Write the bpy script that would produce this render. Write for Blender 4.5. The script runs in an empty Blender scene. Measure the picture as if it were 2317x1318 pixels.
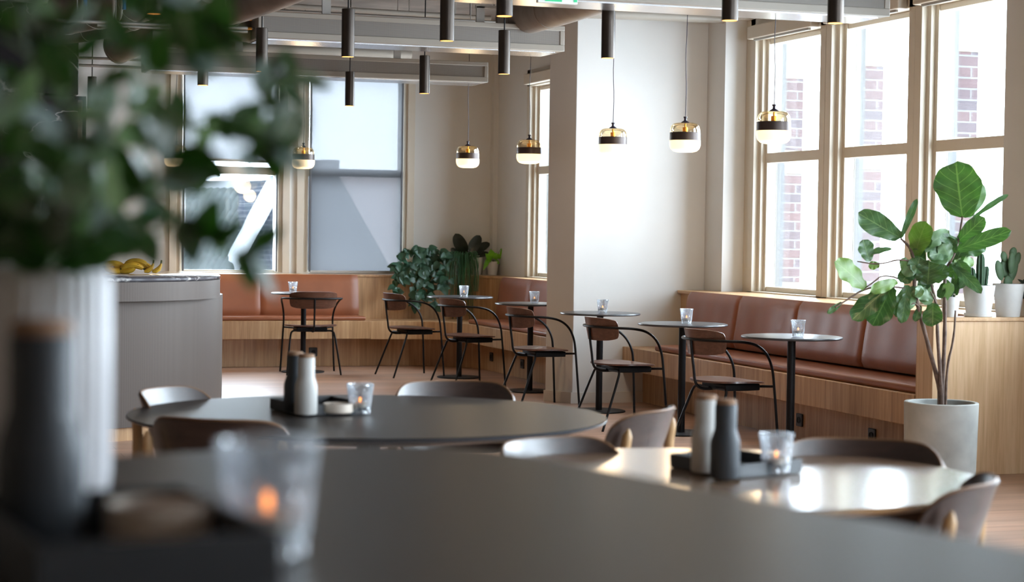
import bpy, math, random
from mathutils import Vector, Matrix, Euler, noise
random.seed(7)
S = bpy.context.scene
COL = S.collection
PI = math.pi

# ------------------------------------------------------------------ camera, world, exposure
FPX, YAW, PITCH, ROLL, EYE = 4280.0, .3266, -.032, .0142, 1.34
_c, _s = math.cos(YAW), math.sin(YAW)
_f = Vector((_s*math.cos(PITCH), _c*math.cos(PITCH), math.sin(PITCH)))
_r = Vector((_c, -_s, 0)); _u = _r.cross(_f)
_r2 = _r*math.cos(ROLL) + _u*math.sin(ROLL)
_u2 = _u*math.cos(ROLL) - _r*math.sin(ROLL)
cd = bpy.data.cameras.new('camera'); cam = bpy.data.objects.new('camera', cd); COL.objects.link(cam)
cam.matrix_world = Matrix(((_r2.x, _u2.x, -_f.x, 0), (_r2.y, _u2.y, -_f.y, 0), (_r2.z, _u2.z, -_f.z, EYE), (0, 0, 0, 1)))
cd.sensor_width = 36; cd.lens = FPX/2317*36; cd.clip_start = .05; cd.clip_end = 300
cd.dof.use_dof = True; cd.dof.focus_distance = 12.6; cd.dof.aperture_fstop = 3.4; cd.dof.aperture_blades = 0
S.camera = cam
S.view_settings.view_transform = 'Standard'; S.view_settings.look = 'None'
S.view_settings.gamma = 1; S.view_settings.use_curve_mapping = False
S.view_settings.exposure = 0.42
S.cycles.use_denoising = True
S.cycles.use_adaptive_sampling = True; S.cycles.adaptive_threshold = .03
S.cycles.max_bounces = 9; S.cycles.diffuse_bounces = 5; S.cycles.glossy_bounces = 3
S.cycles.transmission_bounces = 8; S.cycles.transparent_max_bounces = 12
S.cycles.sample_clamp_indirect = 6; S.cycles.caustics_reflective = False; S.cycles.caustics_refractive = False
S.cycles.blur_glossy = .5
W = bpy.data.worlds.new('sky'); S.world = W; W.use_nodes = True
SKY = 20.5
_bg = W.node_tree.nodes['Background']; _bg.inputs[0].default_value = (.75, .875, 1.0, 1); _bg.inputs[1].default_value = SKY

def portal(loc, rot, sx, sy):
    l = bpy.data.lights.new('window_daylight', 'AREA'); l.shape = 'RECTANGLE'; l.size = sx; l.size_y = sy
    l.cycles.is_portal = True
    o = bpy.data.objects.new('window_daylight', l); o.location = loc; o.rotation_euler = rot; COL.objects.link(o)
for _y in (12.745, 11.52, 10.30): portal((6.66, _y, 1.9), (0, PI/2, 0), 2.0, .98)
for _y in (8.38, 7.16, 5.94, 4.0, 2.78, 1.56): portal((6.66, _y, 1.9), (0, PI/2, 0), 2.0, 1.15)
portal((5.4, -1.78, 1.85), (PI/2, 0, 0), 1.3, 2.1)
for _x in (3.32, 4.57): portal((_x, 18.56, 1.85), (-PI/2, 0, 0), 1.0, 1.95)
portal((6.31, 16.9, 1.9), (0, PI/2, 0), 2.0, .98)

# pixel of the photograph -> point of the place
def _ray(px, py): return (_r2*((px-1158.5)/FPX) - _u2*((py-659)/FPX) + _f)
def az(px, py, z): d = _ray(px, py); t = (z-EYE)/d.z; return Vector((d.x*t, d.y*t, z))
def ax(px, py, X): d = _ray(px, py); t = X/d.x; return Vector((X, d.y*t, EYE+d.z*t))
def ay(px, py, Y): d = _ray(px, py); t = Y/d.y; return Vector((d.x*t, Y, EYE+d.z*t))
def cz(px, py, D): d = _ray(px, py); return Vector((d.x*D, d.y*D, EYE+d.z*D))

# ------------------------------------------------------------------ materials
MATS = {}
def nt(name):
    m = bpy.data.materials.new(name); m.use_nodes = True
    n = m.node_tree; b = n.nodes['Principled BSDF']; MATS[name] = m
    return m, n, b
def N(n, t, **kw):
    x = n.nodes.new(t)
    for k, v in kw.items():
        if k in x.inputs: x.inputs[k].default_value = v
        else: setattr(x, k, v)
    return x
def coords(n, scale=(1, 1, 1), rot=(0, 0, 0)):
    tc = N(n, 'ShaderNodeTexCoord'); mp = N(n, 'ShaderNodeMapping')
    mp.inputs['Scale'].default_value = scale; mp.inputs['Rotation'].default_value = rot
    n.links.new(tc.outputs['Object'], mp.inputs['Vector']); return mp.outputs[0]
def ramp(n, fac, stops):
    r = N(n, 'ShaderNodeValToRGB'); e = r.color_ramp.elements
    e[0].position, e[0].color = stops[0][0], (*stops[0][1], 1)
    e[1].position, e[1].color = stops[-1][0], (*stops[-1][1], 1)
    for p, c in stops[1:-1]:
        q = e.new(p); q.color = (*c, 1)
    n.links.new(fac, r.inputs[0]); return r.outputs[0]
def bump(n, b, h, strength=.2, dist=.002):
    k = N(n, 'ShaderNodeBump'); k.inputs['Strength'].default_value = strength; k.inputs['Distance'].default_value = dist
    n.links.new(h, k.inputs['Height']); n.links.new(k.outputs[0], b.inputs['Normal'])
def simple(name, col, rough=.5, metal=0, spec=.5, var=.0, vs=8, bmp=0, bs=60, coat=0):
    m, n, b = nt(name)
    b.inputs['Roughness'].default_value = rough; b.inputs['Metallic'].default_value = metal
    b.inputs['Specular IOR Level'].default_value = spec; b.inputs['Coat Weight'].default_value = coat
    co = coords(n)
    nz = N(n, 'ShaderNodeTexNoise', Scale=vs, Detail=4.0); n.links.new(co, nz.inputs['Vector'])
    lo = tuple(c*(1-var) for c in col); hi = tuple(min(1, c*(1+var)) for c in col)
    n.links.new(ramp(n, nz.outputs['Fac'], [(.3, lo), (.7, hi)]), b.inputs['Base Color'])
    if bmp:
        n2 = N(n, 'ShaderNodeTexNoise', Scale=bs, Detail=3.0); n.links.new(co, n2.inputs['Vector'])
        bump(n, b, n2.outputs['Fac'], bmp)
    return m
def wood(name, dark, mid, light, axis='z', rough=.45, scale=1.0, planks=None, coat=0):
    m, n, b = nt(name); b.inputs['Roughness'].default_value = rough; b.inputs['Coat Weight'].default_value = coat
    sc = {'z': (26, 26, 1.3), 'x': (1.3, 26, 26), 'y': (26, 1.3, 26)}[axis]
    co = coords(n, tuple(v*scale for v in sc))
    a = N(n, 'ShaderNodeTexNoise', Scale=1.6, Detail=6.0, Roughness=.62, Distortion=.35); n.links.new(co, a.inputs['Vector'])
    co2 = coords(n, tuple(v*scale*.22 for v in sc))
    w = N(n, 'ShaderNodeTexNoise', Scale=1.3, Detail=3.0, Distortion=1.4); n.links.new(co2, w.inputs['Vector'])
    mx = N(n, 'ShaderNodeMath', operation='MULTIPLY_ADD'); n.links.new(w.outputs['Fac'], mx.inputs[0]); mx.inputs[1].default_value = .55
    ms = N(n, 'ShaderNodeMath', operation='MULTIPLY'); n.links.new(a.outputs['Fac'], ms.inputs[0]); ms.inputs[1].default_value = .5
    n.links.new(ms.outputs[0], mx.inputs[2])
    fac = mx.outputs[0]
    col = ramp(n, fac, [(.36, dark), (.52, mid), (.68, light)])
    if planks:
        br = N(n, 'ShaderNodeTexBrick', Scale=1.0); br.offset = .37; br.offset_frequency = 2
        br.inputs['Brick Width'].default_value = planks[0]; br.inputs['Row Height'].default_value = planks[1]
        br.inputs['Mortar Size'].default_value = .0016; br.inputs['Mortar'].default_value = (.25, .2, .18, 1)
        br.inputs['Color1'].default_value = (1.0, .93, .9, 1); br.inputs['Color2'].default_value = (.80, .78, .78, 1); br.inputs['Bias'].default_value = 0
        n.links.new(coords(n), br.inputs['Vector'])
        mm = N(n, 'ShaderNodeMix', data_type='RGBA', blend_type='MULTIPLY'); mm.inputs[0].default_value = 1
        n.links.new(col, mm.inputs[6]); n.links.new(br.outputs['Color'], mm.inputs[7]); col = mm.outputs[2]
    n.links.new(col, b.inputs['Base Color'])
    bump(n, b, fac, .12, .001)
    return m
def emis(name, col, st, base=(.8, .8, .8)):
    m, n, b = nt(name); b.inputs['Base Color'].default_value = (*base, 1)
    b.inputs['Emission Color'].default_value = (*col, 1); b.inputs['Emission Strength'].default_value = st
    return m
def thin_glass(name, tint, refl=.08, rough=.02, gloss=(1, 1, 1)):
    m = bpy.data.materials.new(name); m.use_nodes = True; n = m.node_tree; n.nodes.clear(); MATS[name] = m
    o = N(n, 'ShaderNodeOutputMaterial'); t = N(n, 'ShaderNodeBsdfTransparent'); t.inputs[0].default_value = (*tint, 1)
    g = N(n, 'ShaderNodeBsdfGlossy'); g.inputs['Roughness'].default_value = rough; g.inputs['Color'].default_value = (*gloss, 1)
    fr = N(n, 'ShaderNodeLayerWeight'); fr.inputs['Blend'].default_value = .25
    mu = N(n, 'ShaderNodeMath', operation='MULTIPLY_ADD'); mu.inputs[1].default_value = .5; mu.inputs[2].default_value = refl; mu.use_clamp = True
    n.links.new(fr.outputs['Fresnel'], mu.inputs[0])
    mx = N(n, 'ShaderNodeMixShader'); n.links.new(mu.outputs[0], mx.inputs[0]); n.links.new(t.outputs[0], mx.inputs[1]); n.links.new(g.outputs[0], mx.inputs[2])
    n.links.new(mx.outputs[0], o.inputs[0]); return m
def screen_fabric(name, open_, col):
    m = bpy.data.materials.new(name); m.use_nodes = True; n = m.node_tree; n.nodes.clear(); MATS[name] = m
    o = N(n, 'ShaderNodeOutputMaterial'); t = N(n, 'ShaderNodeBsdfTransparent'); t.inputs[0].default_value = (open_, open_, open_*1.02, 1)
    tl = N(n, 'ShaderNodeBsdfTranslucent'); tl.inputs[0].default_value = (*col, 1)
    df = N(n, 'ShaderNodeBsdfDiffuse'); df.inputs[0].default_value = (*col, 1)
    wv = N(n, 'ShaderNodeTexNoise', Scale=900.0, Detail=1.0); n.links.new(coords(n), wv.inputs['Vector'])
    a = N(n, 'ShaderNodeMixShader'); a.inputs[0].default_value = .45; n.links.new(tl.outputs[0], a.inputs[1]); n.links.new(df.outputs[0], a.inputs[2])
    mu = N(n, 'ShaderNodeMath', operation='MULTIPLY_ADD'); mu.inputs[1].default_value = .25; mu.inputs[2].default_value = .22
    n.links.new(wv.outputs['Fac'], mu.inputs[0])
    mx = N(n, 'ShaderNodeMixShader'); n.links.new(mu.outputs[0], mx.inputs[0]); n.links.new(t.outputs[0], mx.inputs[1]); n.links.new(a.outputs[0], mx.inputs[2])
    n.links.new(mx.outputs[0], o.inputs[0]); return m
def leafmat(name, top, under, vein, rough=.35, spec=.5):
    m, n, b = nt(name); b.inputs['Roughness'].default_value = rough; b.inputs['Specular IOR Level'].default_value = spec
    g = N(n, 'ShaderNodeNewGeometry')
    co = coords(n); nz = N(n, 'ShaderNodeTexNoise', Scale=14.0, Detail=3.0); n.links.new(co, nz.inputs['Vector'])
    c1 = ramp(n, nz.outputs['Fac'], [(.3, tuple(c*.7 for c in top)), (.7, tuple(c*1.25 for c in top))])
    mx = N(n, 'ShaderNodeMix', data_type='RGBA'); n.links.new(g.outputs['Backfacing'], mx.inputs[0])
    n.links.new(c1, mx.inputs[6]); mx.inputs[7].default_value = (*under, 1)
    col = mx.outputs[2]
    if vein:
        uv = N(n, 'ShaderNodeUVMap'); sp = N(n, 'ShaderNodeSeparateXYZ'); n.links.new(uv.outputs[0], sp.inputs[0])
        # u across (-.5..+.5 stored 0..1), v along; midrib and side veins
        d = N(n, 'ShaderNodeMath', operation='SUBTRACT'); n.links.new(sp.outputs[0], d.inputs[0]); d.inputs[1].default_value = .5
        ab = N(n, 'ShaderNodeMath', operation='ABSOLUTE'); n.links.new(d.outputs[0], ab.inputs[0])
        mid = N(n, 'ShaderNodeMath', operation='LESS_THAN'); n.links.new(ab.outputs[0], mid.inputs[0]); mid.inputs[1].default_value = .02
        k = N(n, 'ShaderNodeMath', operation='MULTIPLY_ADD'); n.links.new(ab.outputs[0], k.inputs[0]); k.inputs[1].default_value = -.55; n.links.new(sp.outputs[1], k.inputs[2])
        k2 = N(n, 'ShaderNodeMath', operation='MULTIPLY'); n.links.new(k.outputs[0], k2.inputs[0]); k2.inputs[1].default_value = 6.5
        fr = N(n, 'ShaderNodeMath', operation='FRACT'); n.links.new(k2.outputs[0], fr.inputs[0])
        sd = N(n, 'ShaderNodeMath', operation='LESS_THAN'); n.links.new(fr.outputs[0], sd.inputs[0]); sd.inputs[1].default_value = .07
        mxx = N(n, 'ShaderNodeMath', operation='MAXIMUM'); n.links.new(mid.outputs[0], mxx.inputs[0]); n.links.new(sd.outputs[0], mxx.inputs[1])
        ms = N(n, 'ShaderNodeMath', operation='MULTIPLY'); n.links.new(mxx.outputs[0], ms.inputs[0]); ms.inputs[1].default_value = .38
        m2 = N(n, 'ShaderNodeMix', data_type='RGBA'); n.links.new(ms.outputs[0], m2.inputs[0]); n.links.new(col, m2.inputs[6]); m2.inputs[7].default_value = (*vein, 1)
        col = m2.outputs[2]
    n.links.new(col, b.inputs['Base Color'])
    tl = N(n, 'ShaderNodeBsdfTranslucent'); hs = N(n, 'ShaderNodeMix', data_type='RGBA', blend_type='MULTIPLY'); hs.inputs[0].default_value = 1
    n.links.new(col, hs.inputs[6]); hs.inputs[7].default_value = (1.2, 1.6, .5, 1); n.links.new(hs.outputs[2], tl.inputs[0])
    ms_ = N(n, 'ShaderNodeMixShader'); ms_.inputs[0].default_value = .18
    out = n.nodes['Material Output']; n.links.new(b.outputs[0], ms_.inputs[1]); n.links.new(tl.outputs[0], ms_.inputs[2]); n.links.new(ms_.outputs[0], out.inputs[0])
    return m

M_wall = simple('wall_paint', (.70, .693, .672), .9, spec=.15, var=.02, vs=3, bmp=.08, bs=220)
M_panel = simple('brown_wall_paint', (.62, .48, .36), .8, var=.05)
M_white = simple('window_paint', (.62, .56, .465), .45, var=.02)
M_guide = simple('grey_guide', (.10, .105, .12), .5)
M_base = simple('skirting_paint', (.70, .66, .60), .55, var=.02)
M_ceil = simple('ceiling_concrete', (.16, .125, .10), .9, var=.25, vs=3, bmp=.2, bs=30)
M_floor = wood('floor_oak', (.36, .225, .155), (.47, .31, .225), (.58, .40, .30), 'x', .36, .8, planks=(2.2, .19))
M_oak = wood('oak_veneer', (.33, .185, .085), (.46, .275, .135), (.60, .385, .21), 'z', .42, 1.5)
M_oakp = wood('pale_oak_veneer', (.50, .315, .165), (.62, .41, .235), (.72, .51, .32), 'z', .42, 1.5)
M_oakx = wood('oak_lipping', (.40, .235, .115), (.52, .32, .165), (.64, .42, .235), 'y', .40, 1.2)
M_oakleg = wood('oak_leg', (.42, .25, .11), (.55, .34, .16), (.66, .44, .22), 'z', .45, 2)
M_walnut = wood('walnut_veneer', (.055, .022, .013), (.105, .044, .026), (.155, .070, .042), 'x', .30, 1.6, coat=.15)
M_ply = simple('ply_edge_tan', (.20, .10, .045), .45, var=.1)
M_shell = wood('smoked_oak_shell', (.024, .012, .009), (.042, .022, .016), (.065, .036, .027), 'x', .42, 1.6, coat=.8)
M_shell.node_tree.nodes['Principled BSDF'].inputs['Coat Roughness'].default_value = .34
M_leather = simple('cognac_leather', (.27, .088, .036), .42, var=.10, vs=5, bmp=.18, bs=140)
M_black = simple('black_powder_coat', (.005, .005, .006), .46, spec=.22, var=.1)
M_tubelamp = simple('bronze_lamp_metal', (.060, .048, .040), .34, metal=.85, var=.05)
M_bistro = simple('charcoal_bistro_top', (.050, .052, .060), .30, var=.08, vs=20)
M_tabletop = simple('charcoal_laminate', (.044, .038, .034), .38, var=.05, vs=30, spec=.45)
M_edge = simple('charcoal_table_edge', (.06, .07, .085), .25, var=.05)
M_oaktop = wood('oak_tabletop', (.30, .175, .10), (.40, .25, .15), (.48, .31, .20), 'x', .26, .8, coat=1.0)
M_oaktop.node_tree.nodes['Principled BSDF'].inputs['Coat IOR'].default_value = 1.8
M_oaktop.node_tree.nodes['Principled BSDF'].inputs['Coat Roughness'].default_value = .16
M_socket = simple('black_plastic', (.015, .015, .016), .45)
M_beam = simple('beam_enamel', (.33, .295, .25), .45, var=.02)
M_galv = simple('galvanised_duct', (.27, .23, .195), .50, metal=.35, var=.18, vs=6, bmp=.3, bs=9)
M_pipe = simple('grey_pipe', (.40, .38, .35), .38, metal=.6, var=.05)
M_silver = simple('brushed_aluminium', (.72, .72, .74), .25, metal=.9, var=.04)
M_brass = simple('brass_fitting', (.7, .35, .06), .3, metal=1)
M_blue = simple('blue_handle', (.02, .16, .42), .4)
M_concrete = simple('cast_concrete', (.36, .37, .35), .8, var=.22, vs=5, bmp=.2, bs=18)
M_soil = simple('soil', (.03, .022, .016), .95, var=.3, vs=60, bmp=.5)
M_pot = simple('white_stoneware', (.62, .61, .59), .55, var=.05, vs=12)
M_potw = simple('white_glaze', (.80, .80, .80), .25)
M_terra = simple('terracotta', (.22, .10, .055), .8, var=.12)
M_vase = simple('white_fluted_glaze', (.78, .78, .80), .28)
M_mill_w = simple('ash_mill_body', (.58, .57, .54), .55, var=.03)
M_mill_d = simple('carbon_mill_body', (.035, .042, .05), .55, var=.05)
M_walcap = wood('walnut_cap', (.20, .10, .05), (.32, .18, .10), (.42, .26, .16), 'x', .5, 3)
M_tray = simple('black_tray', (.028, .031, .035), .42, var=.1)
M_cream = simple('cream_dish', (.70, .60, .50), .5, var=.06, vs=30)
M_wax = simple('candle_wax', (.85, .72, .55), .5)
M_flame = emis('flame', (1.0, .30, .06), 4.5, (1, .5, .2))
M_tube_glow = emis('warm_lamp_glow', (1.0, .40, .07), 3.2, (.9, .6, .3))
M_opal = emis('opal_glass', (1.0, .74, .40), 1.25, (.60, .55, .45))
M_bulb = emis('filament_bulb', (1.0, .55, .15), 3.0, (.9, .7, .3))
M_amber = thin_glass('amber_glass', (.985, .90, .72), .10, .03, (1, .97, .9))
M_smoke = thin_glass('smoke_glass', (.80, .78, .80), .12, .03)
M_pane = thin_glass('window_glass', (.97, .98, .98), .02, .01)
M_band = simple('bronze_band', (.065, .045, .038), .40, metal=.4, var=.08)
M_cap = simple('indigo_black_cap', (.02, .016, .035), .35)
M_blind = screen_fabric('screen_blind', .046, (.23, .235, .25))
M_sign = simple('sign_white', (.85, .88, .86), .4)
M_green = emis('sign_green', (.05, .55, .25), .35, (.02, .40, .17))
M_banana = simple('banana_skin', (.72, .42, .035), .45, var=.14, vs=20)
M_bantip = simple('banana_tip', (.10, .085, .02), .6)
M_stem = simple('bark', (.13, .085, .065), .8, var=.35, vs=40, bmp=.6, bs=90)
M_gstem = simple('green_stem', (.10, .17, .04), .6)
M_cactus = simple('cactus_skin', (.030, .075, .032), .6, var=.25, vs=25, bmp=.3, bs=80)
M_cacpad = simple('cactus_pad_skin', (.065, .12, .055), .6, var=.2, vs=25, bmp=.3, bs=60)
M_fig = leafmat('fiddle_leaf', (.050, .110, .042), (.13, .22, .11), (.26, .38, .16), .38)
M_figo = leafmat('old_fiddle_leaf', (.11, .20, .04), (.16, .20, .08), (.24, .30, .12), .40)
M_euc = leafmat('foliage_leaf', (.024, .070, .014), (.06, .13, .03), None, .30, .9)
M_euc2 = leafmat('sheen_painted_leaf', (.23, .30, .29), (.20, .27, .22), None, .30, .8)  # grey-blue window sheen of glossy leaves, painted as leaf colour
M_phil = leafmat('philodendron_leaf', (.030, .085, .050), (.05, .10, .05), None, .45)
M_rub = leafmat('rubber_leaf', (.022, .030, .022), (.085, .080, .055), None, .28)
M_poth = leafmat('pothos_leaf', (.20, .50, .03), (.25, .50, .06), None, .4)
M_rhip = simple('rhipsalis_stem', (.035, .12, .045), .5, var=.3)
M_rooft = simple('roof_tile', (.022, .025, .025), .6, var=.15, vs=4)
M_verge = simple('verge_board', (.12, .125, .13), .6)
M_stone = simple('stone_band', (.27, .245, .185), .8, var=.08, vs=12)
M_pinkwall = simple('pink_render', (.42, .34, .32), .9, var=.1)

for _m in (M_rooft, M_verge, M_stone, M_pinkwall): _m.node_tree.nodes['Principled BSDF'].inputs['Specular IOR Level'].default_value = 0
def brick(name, c1, c2, mortar, scale, rot=(PI/2, 0, 0)):
    m, n, b = nt(name); b.inputs['Roughness'].default_value = .9
    br = N(n, 'ShaderNodeTexBrick', Scale=1.0)
    br.inputs['Brick Width'].default_value = .21*scale; br.inputs['Row Height'].default_value = .072*scale; br.inputs['Mortar Size'].default_value = .006*scale
    br.inputs['Color1'].default_value = (*c1, 1); br.inputs['Color2'].default_value = (*c2, 1); br.inputs['Mortar'].default_value = (*mortar, 1)
    n.links.new(coords(n, rot=rot), br.inputs['Vector']); n.links.new(br.outputs['Color'], b.inputs['Base Color'])
    bump(n, b, br.outputs['Fac'], -.4, .004); return m
M_brick = brick('red_brick', (.100, .060, .060), (.075, .062, .07), (.145, .145, .145), 1.0)
M_dbrick = brick('grey_brick', (.018, .020, .025), (.012, .014, .018), (.030, .032, .036), 1.0)
M_dbrick.node_tree.nodes['Principled BSDF'].inputs['Specular IOR Level'].default_value = 0

# perforated metal skin
m, n, b = nt('perforated_metal'); b.inputs['Metallic'].default_value = .2; b.inputs['Specular IOR Level'].default_value = .3; b.inputs['Roughness'].default_value = .45
vo = N(n, 'ShaderNodeTexVoronoi', Scale=150.0); vo.inputs['Randomness'].default_value = 0
n.links.new(coords(n), vo.inputs['Vector'])
n.links.new(ramp(n, vo.outputs['Distance'], [(.2, (.070, .056, .048)), (.42, (.105, .085, .073))]), b.inputs['Base Color'])
M_perf = m
m, n, b = nt('beam_mesh'); b.inputs['Metallic'].default_value = .2; b.inputs['Roughness'].default_value = .6
vo = N(n, 'ShaderNodeTexVoronoi', Scale=140.0); vo.inputs['Randomness'].default_value = 0
n.links.new(coords(n), vo.inputs['Vector'])
n.links.new(ramp(n, vo.outputs['Distance'], [(.25, (.07, .062, .055)), (.5, (.25, .225, .20))]), b.inputs['Base Color'])
M_mesh = m
# marbles
def marble(name, base, vein, wdt, sc, rough=.12):
    m, n, b = nt(name); b.inputs['Roughness'].default_value = rough
    co = coords(n, (sc, sc, sc))
    nz = N(n, 'ShaderNodeTexNoise', Scale=1.0, Detail=5.0, Distortion=.6); n.links.new(co, nz.inputs['Vector'])
    d = N(n, 'ShaderNodeMath', operation='SUBTRACT'); n.links.new(nz.outputs['Fac'], d.inputs[0]); d.inputs[1].default_value = .5
    a = N(n, 'ShaderNodeMath', operation='ABSOLUTE'); n.links.new(d.outputs[0], a.inputs[0])
    n.links.new(ramp(n, a.outputs[0], [(0, vein), (wdt, base)]), b.inputs['Base Color']); return m
M_nero = marble('black_marble', (.012, .012, .014), (.45, .42, .38), .006, 1.1)
M_greymarble = marble('grey_marble', (.10, .10, .115), (.50, .50, .50), .03, 3.0)

# cut glass: clear body with glossy facets; white translucency mixed in to imitate sparkle
m = bpy.data.materials.new('cut_glass'); m.use_nodes = True; n = m.node_tree; n.nodes.clear()
o_ = N(n, 'ShaderNodeOutputMaterial'); t_ = N(n, 'ShaderNodeBsdfTransparent'); t_.inputs[0].default_value = (.93, .95, .97, 1)
g_ = N(n, 'ShaderNodeBsdfGlossy'); g_.inputs['Roughness'].default_value = .12
sparkle_ = N(n, 'ShaderNodeBsdfTranslucent'); sparkle_.inputs[0].default_value = (.85, .88, .92, 1)
vo = N(n, 'ShaderNodeTexVoronoi', Scale=60.0); n.links.new(coords(n), vo.inputs['Vector'])
bp = N(n, 'ShaderNodeBump'); bp.inputs['Strength'].default_value = .6; bp.inputs['Distance'].default_value = .004
n.links.new(vo.outputs['Distance'], bp.inputs['Height']); n.links.new(bp.outputs[0], g_.inputs['Normal'])
ga = N(n, 'ShaderNodeMixShader'); ga.inputs[0].default_value = .35; n.links.new(g_.outputs[0], ga.inputs[1]); n.links.new(sparkle_.outputs[0], ga.inputs[2])
lw = N(n, 'ShaderNodeLayerWeight'); lw.inputs['Blend'].default_value = .35; n.links.new(bp.outputs[0], lw.inputs['Normal'])
mu = N(n, 'ShaderNodeMath', operation='MULTIPLY_ADD'); mu.inputs[1].default_value = .6; mu.inputs[2].default_value = .26; mu.use_clamp = True
n.links.new(lw.outputs['Fresnel'], mu.inputs[0])
mx = N(n, 'ShaderNodeMixShader'); n.links.new(mu.outputs[0], mx.inputs[0]); n.links.new(t_.outputs[0], mx.inputs[1]); n.links.new(ga.outputs[0], mx.inputs[2])
n.links.new(mx.outputs[0], o_.inputs[0])
M_glass = m

# ------------------------------------------------------------------ mesh builder
class MB:
    def __init__(s): s.v = []; s.f = []; s.uv = None
    def add(s, vs, fs, M=None):
        o = len(s.v)
        s.v += [tuple((M @ Vector(p)) if M is not None else p) for p in vs]
        s.f += [tuple(i+o for i in f) for f in fs]; return s
    def box(s, c, d, M=None, rz=0):
        x, y, z = d[0]/2, d[1]/2, d[2]/2
        R = Matrix.Translation(c) @ Matrix.Rotation(rz, 4, 'Z')
        vs = [R @ Vector((a*x, b_*y, e*z)) for a in (-1, 1) for b_ in (-1, 1) for e in (-1, 1)]
        return s.add([tuple(v) for v in vs], [(0, 1, 3, 2), (4, 6, 7, 5), (0, 4, 5, 1), (2, 3, 7, 6), (0, 2, 6, 4), (1, 5, 7, 3)], M)
    def span(s, a, b, M=None):
        return s.box([(a[i]+b[i])/2 for i in range(3)], [abs(b[i]-a[i]) for i in range(3)], M)
    def prism(s, poly, z0, z1, M=None):
        n = len(poly)
        vs = [(p[0], p[1], z0) for p in poly] + [(p[0], p[1], z1) for p in poly]
        fs = [tuple(reversed(range(n))), tuple(range(n, 2*n))] + [(i, (i+1) % n, n+(i+1) % n, n+i) for i in range(n)]
        return s.add(vs, fs, M)
    def lathe(s, prof, seg=32, M=None, flute=0, fd=0, cap=True):
        vs = []; n = len(prof)
        for k in range(seg):
            t = 2*PI*k/seg
            for r, z in prof:
                rr = r*(1 + (fd*math.cos(flute*t) if flute else 0)); vs.append((rr*math.cos(t), rr*math.sin(t), z))
        fs = []
        for k in range(seg):
            a = k*n; b = ((k+1) % seg)*n
            for i in range(n-1): fs.append((a+i, b+i, b+i+1, a+i+1))
        if cap:
            if prof[0][0] > 1e-5: fs.append(tuple(k*n for k in reversed(range(seg))))
            if prof[-1][0] > 1e-5: fs.append(tuple(k*n+n-1 for k in range(seg)))
        return s.add(vs, fs, M)
    def tube(s, pts, r, seg=10, M=None, closed=False, cap=True):
        P = [Vector(p) for p in pts]; n = len(P); rs = r if isinstance(r, (list, tuple)) else [r]*n
        vs = []; up = None
        for i, p in enumerate(P):
            if closed: t = P[(i+1) % n]-P[i-1]
            else: t = P[min(i+1, n-1)]-P[max(i-1, 0)]
            t.normalize()
            if up is None: up = Vector((0, 0, 1)) if abs(t.z) < .9 else Vector((1, 0, 0))
            a = (up - t*up.dot(t)).normalized(); b_ = t.cross(a); up = a
            for k in range(seg):
                q = 2*PI*k/seg; vs.append(tuple(p + (a*math.cos(q)+b_*math.sin(q))*rs[i]))
        fs = []
        m_ = n if closed else n-1
        for i in range(m_):
            j = (i+1) % n
            for k in range(seg): fs.append((i*seg+k, i*seg+(k+1) % seg, j*seg+(k+1) % seg, j*seg+k))
        if cap and not closed: fs += [tuple(reversed(range(seg))), tuple((n-1)*seg+k for k in range(seg))]
        return s.add(vs, fs, M)
    def ball(s, c, r, seg=12, M=None):
        rr = r if isinstance(r, (list, tuple)) else (r, r, r)
        prof = [(math.sin(PI*i/8), -math.cos(PI*i/8)) for i in range(9)]; prof[0] = (0, -1); prof[-1] = (0, 1)
        T = Matrix.Translation(c) @ Matrix.Diagonal((rr[0], rr[1], rr[2], 1))
        return s.lathe(prof, seg, (M @ T) if M is not None else T)
    def sheet(s, fn, nu, nv, th=0, M=None):
        """fn(u,v)->Vector for u,v in 0..1; closed shell of thickness th along normal (th 0 = single sheet)"""
        P = [[Vector(fn(i/nu, j/nv)) for j in range(nv+1)] for i in range(nu+1)]
        vs = [tuple(p) for row in P for p in row]; W_ = nv+1
        fs = [(i*W_+j, (i+1)*W_+j, (i+1)*W_+j+1, i*W_+j+1) for i in range(nu) for j in range(nv)]
        if th:
            K = len(vs)
            for i in range(nu+1):
                for j in range(nv+1):
                    a = P[min(i+1, nu)][j]-P[max(i-1, 0)][j]; b_ = P[i][min(j+1, nv)]-P[i][max(j-1, 0)]
                    nn = a.cross(b_); nn = nn.normalized() if nn.length > 1e-9 else Vector((0, 0, 1))
                    vs.append(tuple(P[i][j]-nn*th))
            fs += [tuple(reversed([q+K for q in f])) for f in fs]
            for j in range(nv): fs += [(j, j+1, K+j+1, K+j), (nu*W_+j+1, nu*W_+j, K+nu*W_+j, K+nu*W_+j+1)]
            for i in range(nu): fs += [((i+1)*W_, i*W_, K+i*W_, K+(i+1)*W_), (i*W_+nv, (i+1)*W_+nv, K+(i+1)*W_+nv, K+i*W_+nv)]
        return s.add(vs, fs, M)
    def build(s, name, mat, parent=None, bevel=0, smooth=35, seg=2, kind=None):
        me = bpy.data.meshes.new(name); me.from_pydata(s.v, [], s.f); me.validate(); me.update()
        for m_ in (mat if isinstance(mat, (list, tuple)) else [mat]): me.materials.append(m_)
        if s.uv:
            ul = me.uv_layers.new(name='UVMap')
            for l in me.loops: ul.data[l.index].uv = s.uv[l.vertex_index]
        if smooth:
            me.polygons.foreach_set('use_smooth', [True]*len(me.polygons)); me.set_sharp_from_angle(angle=math.radians(smooth))
        o = bpy.data.objects.new(name, me); COL.objects.link(o)
        if parent: o.parent = parent
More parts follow.
